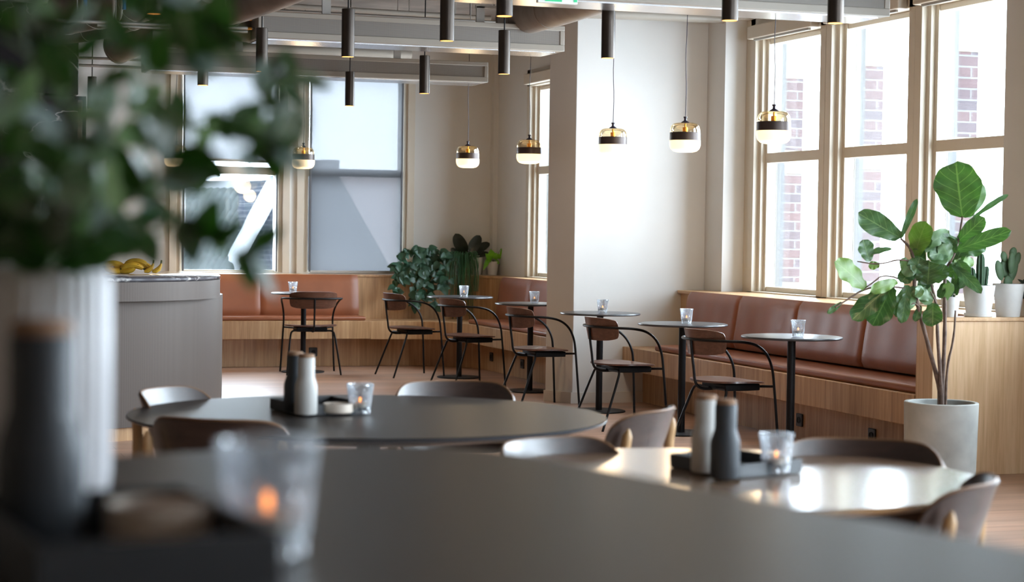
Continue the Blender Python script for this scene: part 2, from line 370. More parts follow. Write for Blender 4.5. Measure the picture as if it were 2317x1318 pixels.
        if bevel:
            b = o.modifiers.new('bevel', 'BEVEL'); b.width = bevel; b.segments = seg; b.limit_method = 'ANGLE'; b.angle_limit = math.radians(40); b.harden_normals = False
        if kind: o['kind'] = kind
        return o

def tag(o, label, cat, group=None, kind=None):
    o['label'] = label; o['category'] = cat
    if group: o['group'] = group
    if kind: o['kind'] = kind
    return o
def thing(name, label, cat, loc=(0, 0, 0), rz=0, group=None):
    o = bpy.data.objects.new(name, None); o.empty_display_size = .1; COL.objects.link(o)
    o.location = loc; o.rotation_euler = (0, 0, rz); return tag(o, label, cat, group)
def dup(root, loc, rz, label, group=None):
    def cp(o, par):
        c = o.copy(); COL.objects.link(c); c.parent = par
        for ch in list(o.children): cp(ch, c)
        return c
    r = root.copy(); COL.objects.link(r); r.location = loc; r.rotation_euler = (0, 0, rz)
    for ch in list(root.children): cp(ch, r)
    r['label'] = label
    if group: r['group'] = group
    return r
def struct(name, mb, mat, parent=None, bevel=0, smooth=35):
    o = mb.build(name, mat, parent, bevel, smooth)
    if parent is None: o['kind'] = 'structure'
    return o
def shift(o, p):
    return o
def arc(cx, cy, r, a0, a1, n):
    return [(cx+r*math.cos(a0+(a1-a0)*i/n), cy+r*math.sin(a0+(a1-a0)*i/n)) for i in range(n+1)]
def smoothpts(pts, it=2):
    P = [Vector(p) for p in pts]
    for _ in range(it):
        Q = [P[0]]
        for a, b in zip(P, P[1:]): Q += [a*.75+b*.25, a*.25+b*.75]
        Q.append(P[-1]); P = Q
    return P

# ================================================================== ROOM SHELL
CEIL = 3.35; XW = 6.28; YB = 18.4
mb = MB(); mb.span((-7, -1.75, -.1), (7.2, 19.2, 0)); struct('floor', mb, M_floor)
mb = MB(); mb.span((-7, -1.75, CEIL), (7.2, 19.2, CEIL+.15)); struct('ceiling', mb, M_ceil)

WIN_R = [(12.745, 1), (11.52, 2), (10.30, 3)]       # centres of the right-hand windows
def wall_with_holes_x(name, X0, X1, y0, y1, holes, z0, z1):
    """wall slab between X0 and X1 running along Y with openings [(ya,yb)] between z0 and z1"""
    mb = MB(); mb.span((X0, y0, 0), (X1, y1, z0)); mb.span((X0, y0, z1), (X1, y1, CEIL))
    ys = [y0]
    for a, b in sorted(holes): ys += [a, b]
    ys.append(y1)
    for a, b in zip(ys[0::2], ys[1::2]): mb.span((X0, a, z0), (X1, b, z1))
    return struct(name, mb, M_wall)
SILL = .885
holes = [(9.6, 13.45), (5.33, 8.99), (.95, 4.61)]
wall_with_holes_x('wall_right', XW, 6.66, -1.75, 14.35, holes, SILL-.01, 3.0)
# right wall of the rear alcove, set behind the pillar
XR = 6.03
RW = ax(1218, 500, XR+.08).y-.455          # centre of the narrow window glimpsed beside the pillar
wall_with_holes_x('wall_right_rear', XR, 6.30, 14.365, 18.3, [(RW-1.83, RW+.61)], SILL-.01, 2.9)
mb = MB(); mb.span((5.98, 18.3, 0), (6.30, 18.75, CEIL)); struct('wall_corner', mb, M_wall)
wA = (2.72, 3.90); wB = (3.97, 5.17)
mb = MB(); mb.span((-7, YB, 0), (5.98, 18.75, SILL-.01)); mb.span((-7, YB, 2.93), (5.98, 18.75, CEIL))
for a, b in ((-7, wA[0]), (wA[1], wB[0]), (wB[1], 5.98)): mb.span((a, YB, SILL-.01), (b, 18.75, 2.93))
struct('wall_back', mb, M_wall)
mb = MB(); mb.span((-7.15, -1.75, 0), (-7, 18.75, CEIL)); struct('wall_left', mb, M_panel)
FY = -1.6
mb = MB(); mb.span((-7, FY-.15, 0), (6.66, FY, .8)); mb.span((-7, FY-.15, 2.95), (6.66, FY, CEIL)); mb.span((-7, FY-.15, .8), (4.75, FY, 2.95)); mb.span((6.05, FY-.15, .8), (6.66, FY, 2.95))
struct('wall_front', mb, M_panel)
# pillar
PIL = [(5.17, 13.77), (XW, 13.77), (XW, 14.36), (5.25, 14.36), (5.045, 14.04)]
mb = MB(); mb.prism(PIL, 0, CEIL); struct('wall_pillar', mb, M_wall, bevel=.004)
mb = MB(); mb.prism([(5.155, 13.755), (5.86, 13.755), (5.86, 13.77), (5.17, 13.77), (5.045, 14.04), (5.03, 14.04)], 0, .085); struct('baseboard_pillar', mb, M_base)

# ------------------------------------------------------------------ windows
def window_x(k, yc, X, z0=SILL, z1=3.0, mid=1.925, w=.91, full=1.22, sign=1, deep=.16):
    """sash window in a plane X = const, seen from smaller X"""
    h = w/2; F = full/2
    fr = MB()
    # stepped side linings
    for sgn in (-1, 1):
        fr.span((X-.10, yc+sgn*F, z0), (X+.10, yc+sgn*(h+.075), z1))
        fr.span((X-.055, yc+sgn*(h+.08), z0), (X+.08, yc+sgn*(h+.035), z1))
        fr.span((X-.02, yc+sgn*(h+.04), z0), (X+.06, yc+sgn*h, z1))
    fr.span((X-.10, yc-F, z1-.16), (X+.10, yc+F, z1))
    fr.span((X-.10, yc-F, z0), (X+.10, yc+F, z0+.012))
    win = struct('window_%d' % k, fr, M_white, bevel=.003)
    s = MB(); s.span((X-.02, yc-h, 1.888), (X+.05, yc+h, 1.963)); s.span((X-.01, yc-h, z0+.012), (X+.05, yc+h, z0+.05)); s.span((X-.01, yc-h, z1-.2), (X+.05, yc+h, z1-.16))
    sr_ = s.build('sash_rail', M_white, win, bevel=.003)
    g = MB(); g.span((X+.015, yc-h, z0+.05), (X+.021, yc+h, 1.89)); g.span((X+.035, yc-h, 1.96), (X+.041, yc+h, z1-.18))
    g.build('pane', M_pane, sr_)
    o = MB(); lo_ = -.005 if w < 1 else .02
    for sgn in (-1, 1): o.span((X+.06, yc+sgn*F, z0-.05), (X+.13, yc+sgn*(h-.005), z1+.2))
    o.build('outer_lining', M_verge, win)
    return win
k = 1
for yc, _ in WIN_R: window_x(k, yc, 6.55); k += 1
for yc in (8.38, 7.16, 5.94, 4.0, 2.78, 1.56): window_x(k, yc, 6.40, w=1.08); k += 1
window_x(k, RW, XR+.10, z1=2.9); k += 1
window_x(k, RW-1.22, XR+.10, z1=2.9); k += 1
# far and near linings of the window groups
for ya, yb in ((9.6, 9.69), (13.355, 13.45)):
    mb = MB(); mb.span((6.46, ya, SILL), (6.66, yb, 3.0)); struct('trim_%d' % (1 if ya < 10 else 2), mb, M_white, bevel=.003)

def window_y(k, xa, xb, Y, z0=SILL, z1=2.93):
    """sash window in the back wall; glass about .93 wide"""
    fr = MB(); g0, g1 = xa+.13, xb-.13
    for a, b in ((xa, g0-.06), (g1+.06, xb)): fr.span((a, Y-.03, z0), (b, Y+.12, z1))
    for a, b in ((g0-.07, g0-.02), (g1+.02, g1+.07)): fr.span((a, Y, z0), (b, Y+.14, z1))
    for a, b in ((g0-.03, g0), (g1, g1+.03)): fr.span((a, Y+.03, z0), (b, Y+.16, z1))
    fr.span((xa, Y-.03, z1-.11), (xb, Y+.14, z1)); fr.span((xa, Y-.02, z0), (xb, Y+.14, z0+.012))
    win = struct('window_%d' % k, fr, M_white, bevel=.003)
    s = MB(); s.span((g0, Y+.05, 1.855), (g1, Y+.12, 1.93)); s.span((g0, Y+.07, z0+.012), (g1, Y+.12, z0+.03)); sr_ = s.build('sash_rail', M_white, win, bevel=.003)
    g = MB(); g.span((g0, Y+.09, z0+.03), (g1, Y+.096, 1.86)); g.span((g0, Y+.11, 1.92), (g1, Y+.116, z1-.11)); g.build('pane', M_pane, sr_)
    return win, g0, g1
w1, a0, a1 = window_y(k, 2.72, 3.90, YB); k += 1
w2, b0, b1 = window_y(k, 3.97, 5.17, YB); k += 1

def roller_blind(label, x0, x1, zb, Y=YB+.0):
    t = thing('roller_blind', label, 'blind', ((x0+x1)/2, Y, 2.82), 0, 'screen blinds on the back windows')
    h = (x1-x0)/2
    c = MB(); c.span((-h, -.07, -.02), (h, -.005, .035)); c.build('cassette', M_white, t, bevel=.006)
    f = MB(); f.add([(-h+.015, -.03, zb-2.82), (h-.015, -.03, zb-2.82), (h-.015, -.03, -.01), (-h+.015, -.03, -.01)], [(0, 1, 2, 3)]); fb_ = f.build('fabric', M_blind, t)
    b_ = MB(); b_.span((-h+.015, -.038, zb-2.82-.012), (h-.015, -.022, zb-2.82+.012)); b_.build('bottom_bar', M_pipe, fb_)
    for sg in (-1, 1):
        g = MB(); g.span((sg*(h-.016), -.045, SILL+.02-2.82), (sg*(h+.0), -.012, -.02)); g.build('side_guide', M_guide, t)
    return t
roller_blind('grey screen roller blind half lowered over the left back window', a0-.005, a1+.005, 1.985)
roller_blind('grey screen roller blind fully lowered over the right back window', b0-.005, b1+.005, .905)
# blind cassettes over the right windows
for i, (yc, lab) in enumerate(((12.745, 'white blind cassette above the far side window nearest the pillar'), (11.52, 'white blind cassette above the middle side window'), (10.30, 'white blind cassette above the near side window, cut off by the picture top'))):
    t = thing('blind_cassette', lab, 'blind', (6.40, yc, 2.885), 0, 'blind cassettes over the side windows')
    c = MB(); c.span((-.03, -.52, -.05), (.04, .52, .05)); c.build('housing', M_white, t, bevel=.008)
    b_ = MB(); b_.span((-.005, -.45, -.066), (.012, .45, -.05)); b_.build('bottom_bar', M_pipe, t)
t = thing('blind_cassette', 'white blind cassette above the narrow window glimpsed behind the pillar', 'blind', (XR-.04, RW, 2.80), 0, 'blind cassettes over the side windows')
c = MB(); c.span((-.03, -.52, -.05), (.04, .52, .05)); c.build('housing', M_white, t, bevel=.008)

# outside: brick piers with stone bands beside each window
for i, yc in enumerate((12.745, 11.52, 10.30, RW, RW-1.22)):
    y1 = yc+.455
    t = thing('outside_pier', ('red brick pier outside the far side window', 'red brick pier outside the middle side window', 'red brick pier outside the near side window', 'red brick pier outside the narrow window behind the pillar', 'red brick pier outside, hidden beyond the pillar')[i], 'brick pier', (6.675 if i < 3 else XR+.275, y1, 0), 0, 'brick piers outside the side windows')
    p = MB(); p.span((0, 0, 0), (.155, .30, 4.2)); p.build('brickwork', M_brick, t)
    for za, zb in ((2.545, 4.21), (1.81, 1.99), (.3, .97)):
        q = MB(); q.span((-.004, -.004, za), (.159, .304, zb)); q.build('stone_band', M_stone, t)

# ================================================================== OUTSIDE HOUSES (beyond the back windows)
def flat_on(Y, pts, th, mat, name, parent=None):
    P = [ay(px, py, Y) for px, py in pts]
    n_ = len(P); vs = [(p.x, Y, p.z) for p in P] + [(p.x, Y+th, p.z) for p in P]
    fs = [tuple(range(n_)), tuple(reversed(range(n_, 2*n_)))] + [(i, n_+i, n_+(i+1) % n_, (i+1) % n_) for i in range(n_)]
    return MB().add(vs, fs).build(name, mat, parent)
house = thing('gabled_house', 'grey brick gabled house with tiled roof outside the back windows', 'house', (3.9, 27.2, 0))
def child(o): o.parent = house; o.matrix_parent_inverse = house.matrix_world.inverted(); return o
house.matrix_world = Matrix.Translation((3.9, 27.2, 0))
child(flat_on(27.0, [(627, 404), (765, 404), (940, 725), (470, 700)], 3.0, M_dbrick, 'gable_wall'))
child(flat_on(26.7, [(620, 396), (470, 680), (500, 692), (655, 396)], .35, M_verge, 'verge_board'))
child(flat_on(26.75, [(768, 400), (930, 690), (916, 700), (752, 400)], .3, M_rooft, 'verge_board'))
# tiled lean-to roof left of the gable: ridges running down along the slope
A = ay(420, 458, 30.0); B_ = ay(604, 458, 30.0); C_ = ay(498, 668, 26.2); D_ = ay(310, 668, 26.2)
def rooffn(u, v):
    p = A.lerp(B_, u).lerp(D_.lerp(C_, u), v)
    return p + Vector((0, -.3, .5)).normalized()*(.17*abs(math.sin(u*PI*12))+.06*(v*4 % 1))
child(MB().sheet(rooffn, 168, 30, .1).build('tiled_roof', M_rooft, smooth=60))
child(flat_on(30.2, [(400, 408), (640, 408), (640, 462), (400, 458)], .5, M_verge, 'white_parapet'))
house2 = thing('pink_house', 'pinkish rendered house wall behind the right back window blind', 'house', (8, 31, 0))
o = flat_on(33, [(765, 400), (1010, 400), (1010, 760), (700, 740)], 3, M_pinkwall, 'wall'); o.parent = house2; o.matrix_parent_inverse = Matrix.Translation((-8, -31, 0))
o = flat_on(32.8, [(700, 362), (768, 362), (768, 420), (700, 420)], 1, M_dbrick, 'chimney'); o.parent = house2; o.matrix_parent_inverse = Matrix.Translation((-8, -31, 0))
mb = MB(); mb.span((-30, 19.2, -4.2), (60, 70, -4)); tag(mb.build('street_ground', M_dbrick), 'grey street ground far below the back windows', 'ground', kind='structure')

# ================================================================== BENCHES
bench = thing('window_bench', 'long oak window bench with brown leather pads right of the white pillar', 'bench', (5.58, 11.5, 0))
Yf, Yn = 13.765, 9.38
def bl(mb, name, mat, bevel=.003, smooth=35): return mb.build(name, mat, bench, bevel, smooth)
def rel(a): return (a[0]-5.58, a[1]-11.5, a[2])
mb = MB(); mb.span(rel((5.76, Yn, 0)), rel((6.26, Yf, .27))); bl(mb, 'base', M_oak)
mb = MB(); mb.span(rel((5.585, Yn, .262)), rel((6.10, Yf, .442))); bl(mb, 'seat_box', M_oak, .004)
mb = MB(); mb.span(rel((6.075, Yn, .44)), rel((6.26, Yf, .862))); bl(mb, 'back_panel', M_oak)
mb = MB(); mb.span(rel((6.045, Yn-.0, .862)), rel((6.54, 13.44, .887))); mb.span(rel((6.045, 13.44, .862)), rel((6.27, Yf, .887))); bl(mb, 'ledge', M_oakx, .003)
mb = MB(); mb.span(rel((5.625, Yn, .443)), rel((6.07, 13.22, .487))); o = bl(mb, 'seat_pad', M_leather, .014); o.modifiers[0].segments = 3
ys = [ax(px, 690, 6.04).y for px in (1566, 1684, 1820, 1977)] + [9.39]
for a, b in zip(ys, ys[1:]):
    def padf(u, v, a=a, b=b):
        y = a-.003+(b-a+.006)*u; z = .525+(.857-.525)*v
        e = min(u, 1-u)*abs(b-a)/.03; e2 = min(v, 1-v)*.33/.03; q = .018*(1-min(1, e)**.5)+.018*(1-min(1, e2)**.5)
        return Vector((5.985+.05*v+q-5.58 + .002*math.sin(u*23+a)*math.sin(v*3), y-11.5, z))
    mb = MB(); mb.sheet(padf, 40, 14, -.045); bl(mb, 'back_pad', M_leather, 0, 70)

# rear bench that follows the corner
rb = thing('corner_bench', 'curved oak corner bench with tan leather pads below the back windows', 'bench', (3.6, 17.66, 0))
SY = 17.66; SX = 5.36
rc = .55
path = [(1.2, SY), (3.0, SY), (4.55, SY)] + arc(SX-rc, SY-rc, rc, PI/2, 0, 16) + [(SX, 16.4), (SX, 15.2), (SX, 14.37)]
LY, LX, lr = 18.115, 5.85, .38
outer = [(1.2, LY), (3.0, LY), (4.55, LY)] + arc(LX-lr, LY-lr, lr, PI/2, 0, 16) + [(LX+.01, 16.4), (LX+.03, 15.2), (LX+.045, 14.37)]
def off(pts, d):
    o = []
    for i, p in enumerate(pts):
        a = Vector(pts[max(i-1, 0)]); b = Vector(pts[min(i+1, len(pts)-1)]); t = (b-a).normalized(); q = Vector(p)+Vector((-t.y, t.x))*d
        o.append((q.x, q.y))
    return o
def clipw(pts): return [(min(x, 6.028 if y < 18.28 else 5.978), min(y, 18.368)) for x, y in pts]
def band(inner, out, z0, z1, name, mat, bevel=.003):
    n_ = len(inner); vs = []
    for a, b in zip(inner, out):
        for q, z in ((a, z0), (b, z0), (b, z1), (a, z1)): vs.append((q[0]-3.6, q[1]-17.66, z))
    fs = [(i*4+k_, (i+1)*4+k_, (i+1)*4+(k_+1) % 4, i*4+(k_+1) % 4) for i in range(n_-1) for k_ in range(4)]
    fs += [(0, 1, 2, 3), tuple((n_-1)*4+k_ for k_ in (3, 2, 1, 0))]
    return MB().add(vs, fs).build(name, mat, rb, bevel)
oin = off(outer, .05)
band(off(path, .22), oin, 0, .29, 'base', M_oak)
band(path[:3], oin[:3], .278, .452, 'seat_box', M_oak)
band(path[2:], oin[2:], .272, .447, 'seat_box', M_oak)
band(off(outer, .012), clipw(off(outer, .25)), .44, .862, 'back_panel', M_oak)
band(outer, clipw(off(outer, .27)), .862, .885, 'ledge', M_oakx)
# pads: back straight run
def pad_run(pts_a, pts_b, z0, z1, name='back_pad', lean=.05, th=.05):
    a = Vector(pts_a); b = Vector(pts_b); t = (b-a).normalized(); nr = Vector((-t.y, t.x)); Ln = (b-a).length
    def f(u, v):
        e = min(u, 1-u)*Ln/.03; e2 = min(v, 1-v)*(z1-z0)/.03; q = .018*(1-min(1, e)**.5)+.018*(1-min(1, e2)**.5)
        p = a + t*(Ln*u) + nr*(q+lean*(v-1)); return Vector((p.x-3.6, p.y-17.66, z0+(z1-z0)*v))
    return MB().sheet(f, 30, 12, -th).build(name, M_leather, rb, 0, 70)
yb = LY-.02
xs_ = [1.5, 2.55, ay(586, 660, yb).x, ay(804, 660, yb).x]
for a, b in zip(xs_, xs_[1:]): pad_run((a+.003, yb), (b-.003, yb), .50, .855)
xb_ = LX-.01
ys_ = [ax(1141, 660, xb_).y, ax(1208, 660, xb_).y, 14.9, 14.4]
for a, b in zip(ys_, ys_[1:]): pad_run((xb_, a-.003), (xb_, b+.003), .50, .855)
xe = ay(828, 722, SY+.03).x
mb = MB(); mb.span((1.3-3.6, .025, .453), (xe-3.6, .41, .492)); mb.build('seat_pad', M_leather, rb, .014)
ye = ax(1060, 733, SX+.04).y
mb = MB(); mb.span((SX+.035-3.6, ye-17.66, .448), (SX+.45-3.6, 14.38-17.66, .487)); mb.build('seat_pad', M_leather, rb, .014)

# oak cabinet at the near end of the bench
cab = thing('oak_cabinet', 'pale oak cabinet at the near end of the window bench', 'cabinet', (6.6, 9.28, 0))
mb = MB(); mb.span((5.59-6.6, 9.195-9.28, 0), (6.27-6.6, 9.372-9.28, .868)); mb.build('body', M_oakp, cab, .003)
mb = MB(); mb.span((5.575-6.6, 9.185-9.28, .868), (6.275-6.6, 9.374-9.28, .890)); mb.build('worktop', M_oakx, cab, .003)

# wall sockets on the toe panels
sock = thing('wall_socket', 'x', 'socket')
mb = MB(); mb.span((-.012, -.042, -.042), (0, .042, .042)); mb.build('plate', M_socket, sock, .004)
mb = MB(); mb.lathe([(.0, 0), (.018, 0), (.019, .003), (.022, .003), (.022, -.003)], 20, Matrix.Rotation(-PI/2, 4, 'Y') @ Matrix.Translation((0, 0, .0125))); mb.build('outlet', M_black, sock)
p = ax(1811, 951, 5.76); sock.location = p; tag(sock, 'black wall socket on bench base beside the nearest bistro table column', 'socket', 'sockets along the bench bases')
p = ax(1975, 986, 5.76); dup(sock, p, 0, 'black wall socket on bench base nearest the big concrete pot')
p = ax(1113, 808, 5.58); dup(sock, p, 0, 'black wall socket on the corner bench base, left one of the pair')
p = ax(1183, 824, 5.58); dup(sock, p, 0, 'black wall socket on corner bench base, right one of the pair')
p = ay(708, 797, SY+.22); dup(sock, p, PI/2, 'black wall socket on the corner bench base below the back window')

# ================================================================== BISTRO TABLES
bt = thing('bistro_table', 'x', 'table')
mb = MB(); mb.lathe([(0, .722), (.29, .722), (.298, .725), (.30, .730), (.298, .736), (.29, .738), (0, .738)], 72); mb.build('tabletop', M_bistro, bt)
mb = MB(); mb.lathe([(0, .712), (.09, .712), (.09, .722), (0, .722)], 24); mb.lathe([(0, .01), (.0245, .01), (.0245, .712), (0, .712)], 28); mb.build('column', M_black, bt)
mb = MB(); mb.lathe([(0, 0), (.197, 0), (.20, .004), (.198, .009), (.19, .011), (0, .012)], 56); mb.build('base', M_black, bt)
TB = [(az(668, 660, .738).xy, 'round charcoal bistro table in front of the left tan bench pads', 3.79, 17.20),
      (None, 'round charcoal bistro table below the trailing plants', 5.045, 16.36),
      (None, 'round charcoal bistro table half hidden behind the white pillar', 5.20, 14.86),
      (None, 'round charcoal bistro table in front of the white pillar', 5.14, 13.12),
      (None, 'round charcoal bistro table in the middle of the brown window bench', 5.12, 11.56),
      (None, 'round charcoal bistro table nearest the fiddle leaf plant', 5.17, 10.08)]
BG = 'small round bistro tables along the benches'
tabs = []
for i, (_, lab, x, y) in enumerate(TB):
    if i == 0: bt.location = (x, y, 0); bt['label'] = lab; bt['group'] = BG; bt['category'] = 'table'
    else: dup(bt, (x, y, 0), 0, lab, BG)
    tabs.append((x, y))

# ------------------------------------------------------------------ candle tumblers
def tumbler(label, loc, rz=0, group='cut glass candle holders'):
    t = thing('candle_glass', label, 'candle holder', loc, rz, group)
    seg = 48; mb = MB(); prof = [(0, 0), (.031, 0), (.033, .003)]
    nz = 9
    for i in range(1, nz+1): prof.append((.033+.0115*i/nz, .003+.091*i/nz))
    prof += [(.0445, .098), (.0425, .0995), (.041, .098), (.031, .022), (.0, .018)]
    vs = []; n_ = len(prof)
    for k_ in range(seg):
        tt = 2*PI*k_/seg
        for j, (r, z) in enumerate(prof):
            if 3 <= j < 11:
                ph = 8*tt; a = abs(((ph/PI + z*28) % 2)-1); b_ = abs(((ph/PI - z*28) % 2)-1); r -= .0045*min(1, max(a, b_)**3)
            vs.append((r*math.cos(tt), r*math.sin(tt), z))
    fs = [(k_*n_+i, ((k_+1) % seg)*n_+i, ((k_+1) % seg)*n_+i+1, k_*n_+i+1) for k_ in range(seg) for i in range(n_-1)]
    mb.add(vs, fs); mb.build('glass', M_glass, t, smooth=22)
    mb = MB(); mb.lathe([(0, .0235), (.0185, .0235), (.019, .025), (.019, .036), (.0175, .037), (0, .036)], 24); tl_ = mb.build('tealight', M_wax, t)
    mb = MB(); mb.ball((0, 0, .047), (.0035, .0035, .0085), 10); mb.build('flame', M_flame, tl_)
    return t
cg = tumbler('cut glass candle holder on the left bistro table before the tan bench', (ay(663, 655, 17.17).x, 17.17, .7385))
def cgd(px, X, Y, lab, z=.7385, rz=.3): return dup(cg, (X, Y, z), rz, lab, 'cut glass candle holders')
cgd(0, 5.045+.0, 16.24, 'cut glass candle holder on the bistro table under the trailing plants')
cgd(0, 5.20+.01, 14.80, 'cut glass candle holder on the bistro table just left of the pillar')
cgd(0, 5.135, 13.06, 'cut glass candle holder on the bistro table in front of the white pillar')
cgd(0, 5.12, 11.50, 'cut glass candle holder on the bistro table mid bench')
cgd(0, 5.165, 9.99, 'cut glass candle holder on the bistro table nearest the fiddle leaf plant')

# ================================================================== ARMCHAIRS (tube frame, walnut seat)
def armchair():
    t = thing('tube_armchair', 'x', 'chair')
    R = .0088
    def fr(side):
        return [(side*.252, .235, .0), (side*.228, .205, .44), (side*.228, .19, .53), (side*.245, .14, .615), (side*.268, .05, .672), (side*.278, -.06, .692), (side*.262, -.15, .695), (side*.19, -.225, .695), (side*.09, -.262, .695)]
    L_ = fr(-1); Rr = list(reversed(fr(1)))
    mb = MB(); mb.tube(smoothpts(L_+[(0, -.272, .695)]+Rr, 3), R, 10); mb.build('arm_frame', M_black, t)
    mb = MB(); mb.tube(smoothpts([(0, -.272, .695), (0, -.262, .60), (0, -.245, .50), (0, -.238, .43), (0, -.20, .393), (0, -.12, .388), (0, .02, .398)], 3), R, 10); mb.build('spine', M_black, t)
    for sg in (-1, 1):
        mb = MB(); mb.tube(smoothpts([(sg*.02, -.115, .396), (sg*.13, -.115, .398), (sg*.185, -.12, .398), (sg*.205, -.135, .36), (sg*.245, -.275, 0)], 3), R, 10)
        mb.build('rear_leg', M_black, t)
        mb = MB(); mb.tube([(sg*.225, .205, .415), (sg*.08, .15, .405)], R*.9, 8); mb.build('seat_bracket', M_black, t)
    mb = MB(); mb.prism([(-.14, -.10), (.14, -.10), (.155, .06), (.14, .16), (-.14, .16), (-.155, .06)], .385, .425); mb.build('seat_plate', M_black, t, .006)
    def sf(u, v):
        a = u*2-1; b_ = v*2-1
        # squircle mapping
        x = a*math.sqrt(max(0, 1-b_*b_*.42)); y = b_*math.sqrt(max(0, 1-a*a*.42))
        X = x*.238*(1+.06*(y)); Y = y*.215-.005
        return Vector((X, Y, .449-.014*(1-(x*x))*(1-y*y*.4)+.006*max(0, -y)**2-.006*max(0, y)**3))
    mb = MB(); mb.sheet(sf, 24, 24, .011); mb.build('seat', M_walnut, t, smooth=50)
    def bf(u, v):
        a = u*2-1; b_ = v*2-1
        x = a*math.sqrt(max(0, 1-b_**4*.10)); y = b_*math.sqrt(max(0, 1-a**4*.42))
        th = x*.96; rad = .27
        w = 1-.08*(.5-.5*y)
        return Vector((rad*math.sin(th)*w*.98, -.255+rad*(1-math.cos(th))*.98-.014*y, .682+.078*y))
    mb = MB(); mb.sheet(bf, 30, 12, -.010); bk_ = mb.build('backrest', M_walnut, t, smooth=50)
    mb = MB()
    for x in (-.11, .11): mb.lathe([(0, 0), (.006, 0), (.006, .012), (0, .014)], 12, Matrix.Translation((x, -.245, .695)) @ Matrix.Rotation(PI/2, 4, 'X'))
    mb.build('bolt', M_silver, bk_)
    return t
AG = 'walnut and black tube armchairs at the bistro tables'
ac = armchair(); ac['group'] = AG; ac['category'] = 'chair'
for ch in ac.children_recursive:
    for v in ch.data.vertices: v.co.y = v.co.y*.95+.004
ARM = [(3.83, 17.06, -5, 'black tube armchair with walnut back seen from behind, before the tan bench'),
       (4.665, 16.62, -85, 'leftmost of the five tube armchairs seen side on, below the trailing plant'),
       (4.83, 15.38, -82, 'black tube armchair with walnut back, second one right of the trailing plant table chair'),
       (4.84, 13.60, -88, 'black tube armchair with walnut back overlapping the edge of the white pillar'),
       (4.88, 12.03, -86, 'black tube armchair with walnut back in front of the white pillar face'),
       (4.97, 10.55, -84, 'black tube armchair with walnut back nearest the fiddle leaf plant')]
ARM[2] = (*ARM[2][:3], 'second from left of the five black tube armchairs seen side on')
for i, (x, y, a, lab) in enumerate(ARM):
    if i == 0: ac.location = (x, y, 0); ac.rotation_euler.z = math.radians(a); ac['label'] = lab
    else: dup(ac, (x, y, 0), math.radians(a), lab, AG)

# ================================================================== SHELL CHAIRS (smoked oak shell, oak legs)
def shell_chair():
    t = thing('shell_chair', 'x', 'chair')
    def back(u, v):
        a = u*2-1; b_ = v*2-1
        x = a*math.sqrt(max(0, 1-b_**6*.16)); y = b_*math.sqrt(max(0, 1-a**6*.42))
        th = x*.98; rad = .255
        return Vector((rad*math.sin(th)*(1.0+.03*y), -.275+rad*(1-math.cos(th))*.92-.040*y, .655+.125*y))
    mb = MB(); mb.sheet(back, 34, 14, -.012); bk_ = mb.build('backrest', [M_shell], t, smooth=50)
    # pale ply edge of the backrest
    ed = []
    for i in range(35): ed.append(back(i/34, 1))
    for j in range(1, 15): ed.append(back(1, 1-j/14))
    for j in range(0, 1): pass
    le = [back(0, j/14) for j in range(14)]
    mb = MB(); mb.tube([p+Vector((0, -.005, .001)) for p in le+ed], .0040, 8); mb.build('ply_edge', M_ply, bk_)
    def seat(u, v):
        a = u*2-1; b_ = v*2-1
        x = a*math.sqrt(max(0, 1-b_*b_*.40)); y = b_*math.sqrt(max(0, 1-a*a*.40))
        return Vector((x*.245, y*.235-.01, .455-.018*(1-x*x)*(1-y*y)-.012*max(0, y)**2))
    mb = MB(); mb.sheet(seat, 20, 20, .012); mb.build('seat', M_shell, t, smooth=50)
    for sx in (-1, 1):
        P = smoothpts([(sx*.235, -.285, 0), (sx*.225, -.262, .35), (sx*.216, -.245, .62), (sx*.213, -.262, .735)], 2)
        rr = [.011+.007*math.sin(PI*min(1, .15+.75*i/(len(P)-1))) for i in range(len(P))]; rr[-1] = .004; rr[-2] = .008
        mb = MB(); mb.tube(P, rr, 12); mb.build('rear_leg', M_oakleg, t)
        P = smoothpts([(sx*.24, .215, 0), (sx*.225, .195, .25), (sx*.215, .185, .452)], 2)
        mb = MB(); mb.tube(P, [.011+.009*i/(len(P)-1) for i in range(len(P))], 12); mb.build('front_leg', M_oakleg, t)
    mb = MB(); mb.span((-.21, .16, .40), (.21, .185, .435)); mb.span((-.215, -.25, .40), (.215, -.225, .435))
    for sx in (-1, 1): mb.span((sx*.215-.011, -.24, .40), (sx*.215+.011, .185, .435))
    mb.build('seat_rail', M_oakleg, t, .004)
    return t
SG = 'smoked oak shell chairs around the large tables'
sc0 = shell_chair(); sc0['group'] = SG
TBC = (1.528, 5.943, .722); TCC = (1.995, 4.28, .590)
def shell_at(first, backxy, head, lab):
    h = math.radians(head); x = backxy[0]-math.sin(h)*.27; y = backxy[1]+math.cos(h)*.27
    if first: sc0.location = (x, y, 0); sc0.rotation_euler.z = h; sc0['label'] = lab; return sc0
    return dup(sc0, (x, y, 0), h, lab, SG)
SHELL = [(372, 6.45, -127, 'dark shell chair left of the charcoal table, pale sky sheen on its backrest'),
         (482, 5.50, -34, 'dark shell chair with tan edge, back turned, near left of the charcoal table'),
         (1023, 6.93, 172, 'dark shell chair beyond the far side of the charcoal round table'),
         (1240, 5.05, 205, 'dark shell chair with lilac sheen squeezed between the charcoal and the oak table'),
         (1480, 6.00, 48, 'shell chair with pale lilac back between charcoal table and oak table mills'),
         (1950, 5.14, 150, 'dark shell chair beyond the far right side of the glossy oak table'),
         (2205, 4.35, 48, 'shell chair with pale lilac back at the right edge of the glossy oak table')]
for i, (px, D, hd, lab) in enumerate(SHELL):
    p = cz(px, 900, D); shell_at(i == 0, (p.x, p.y), hd, lab)

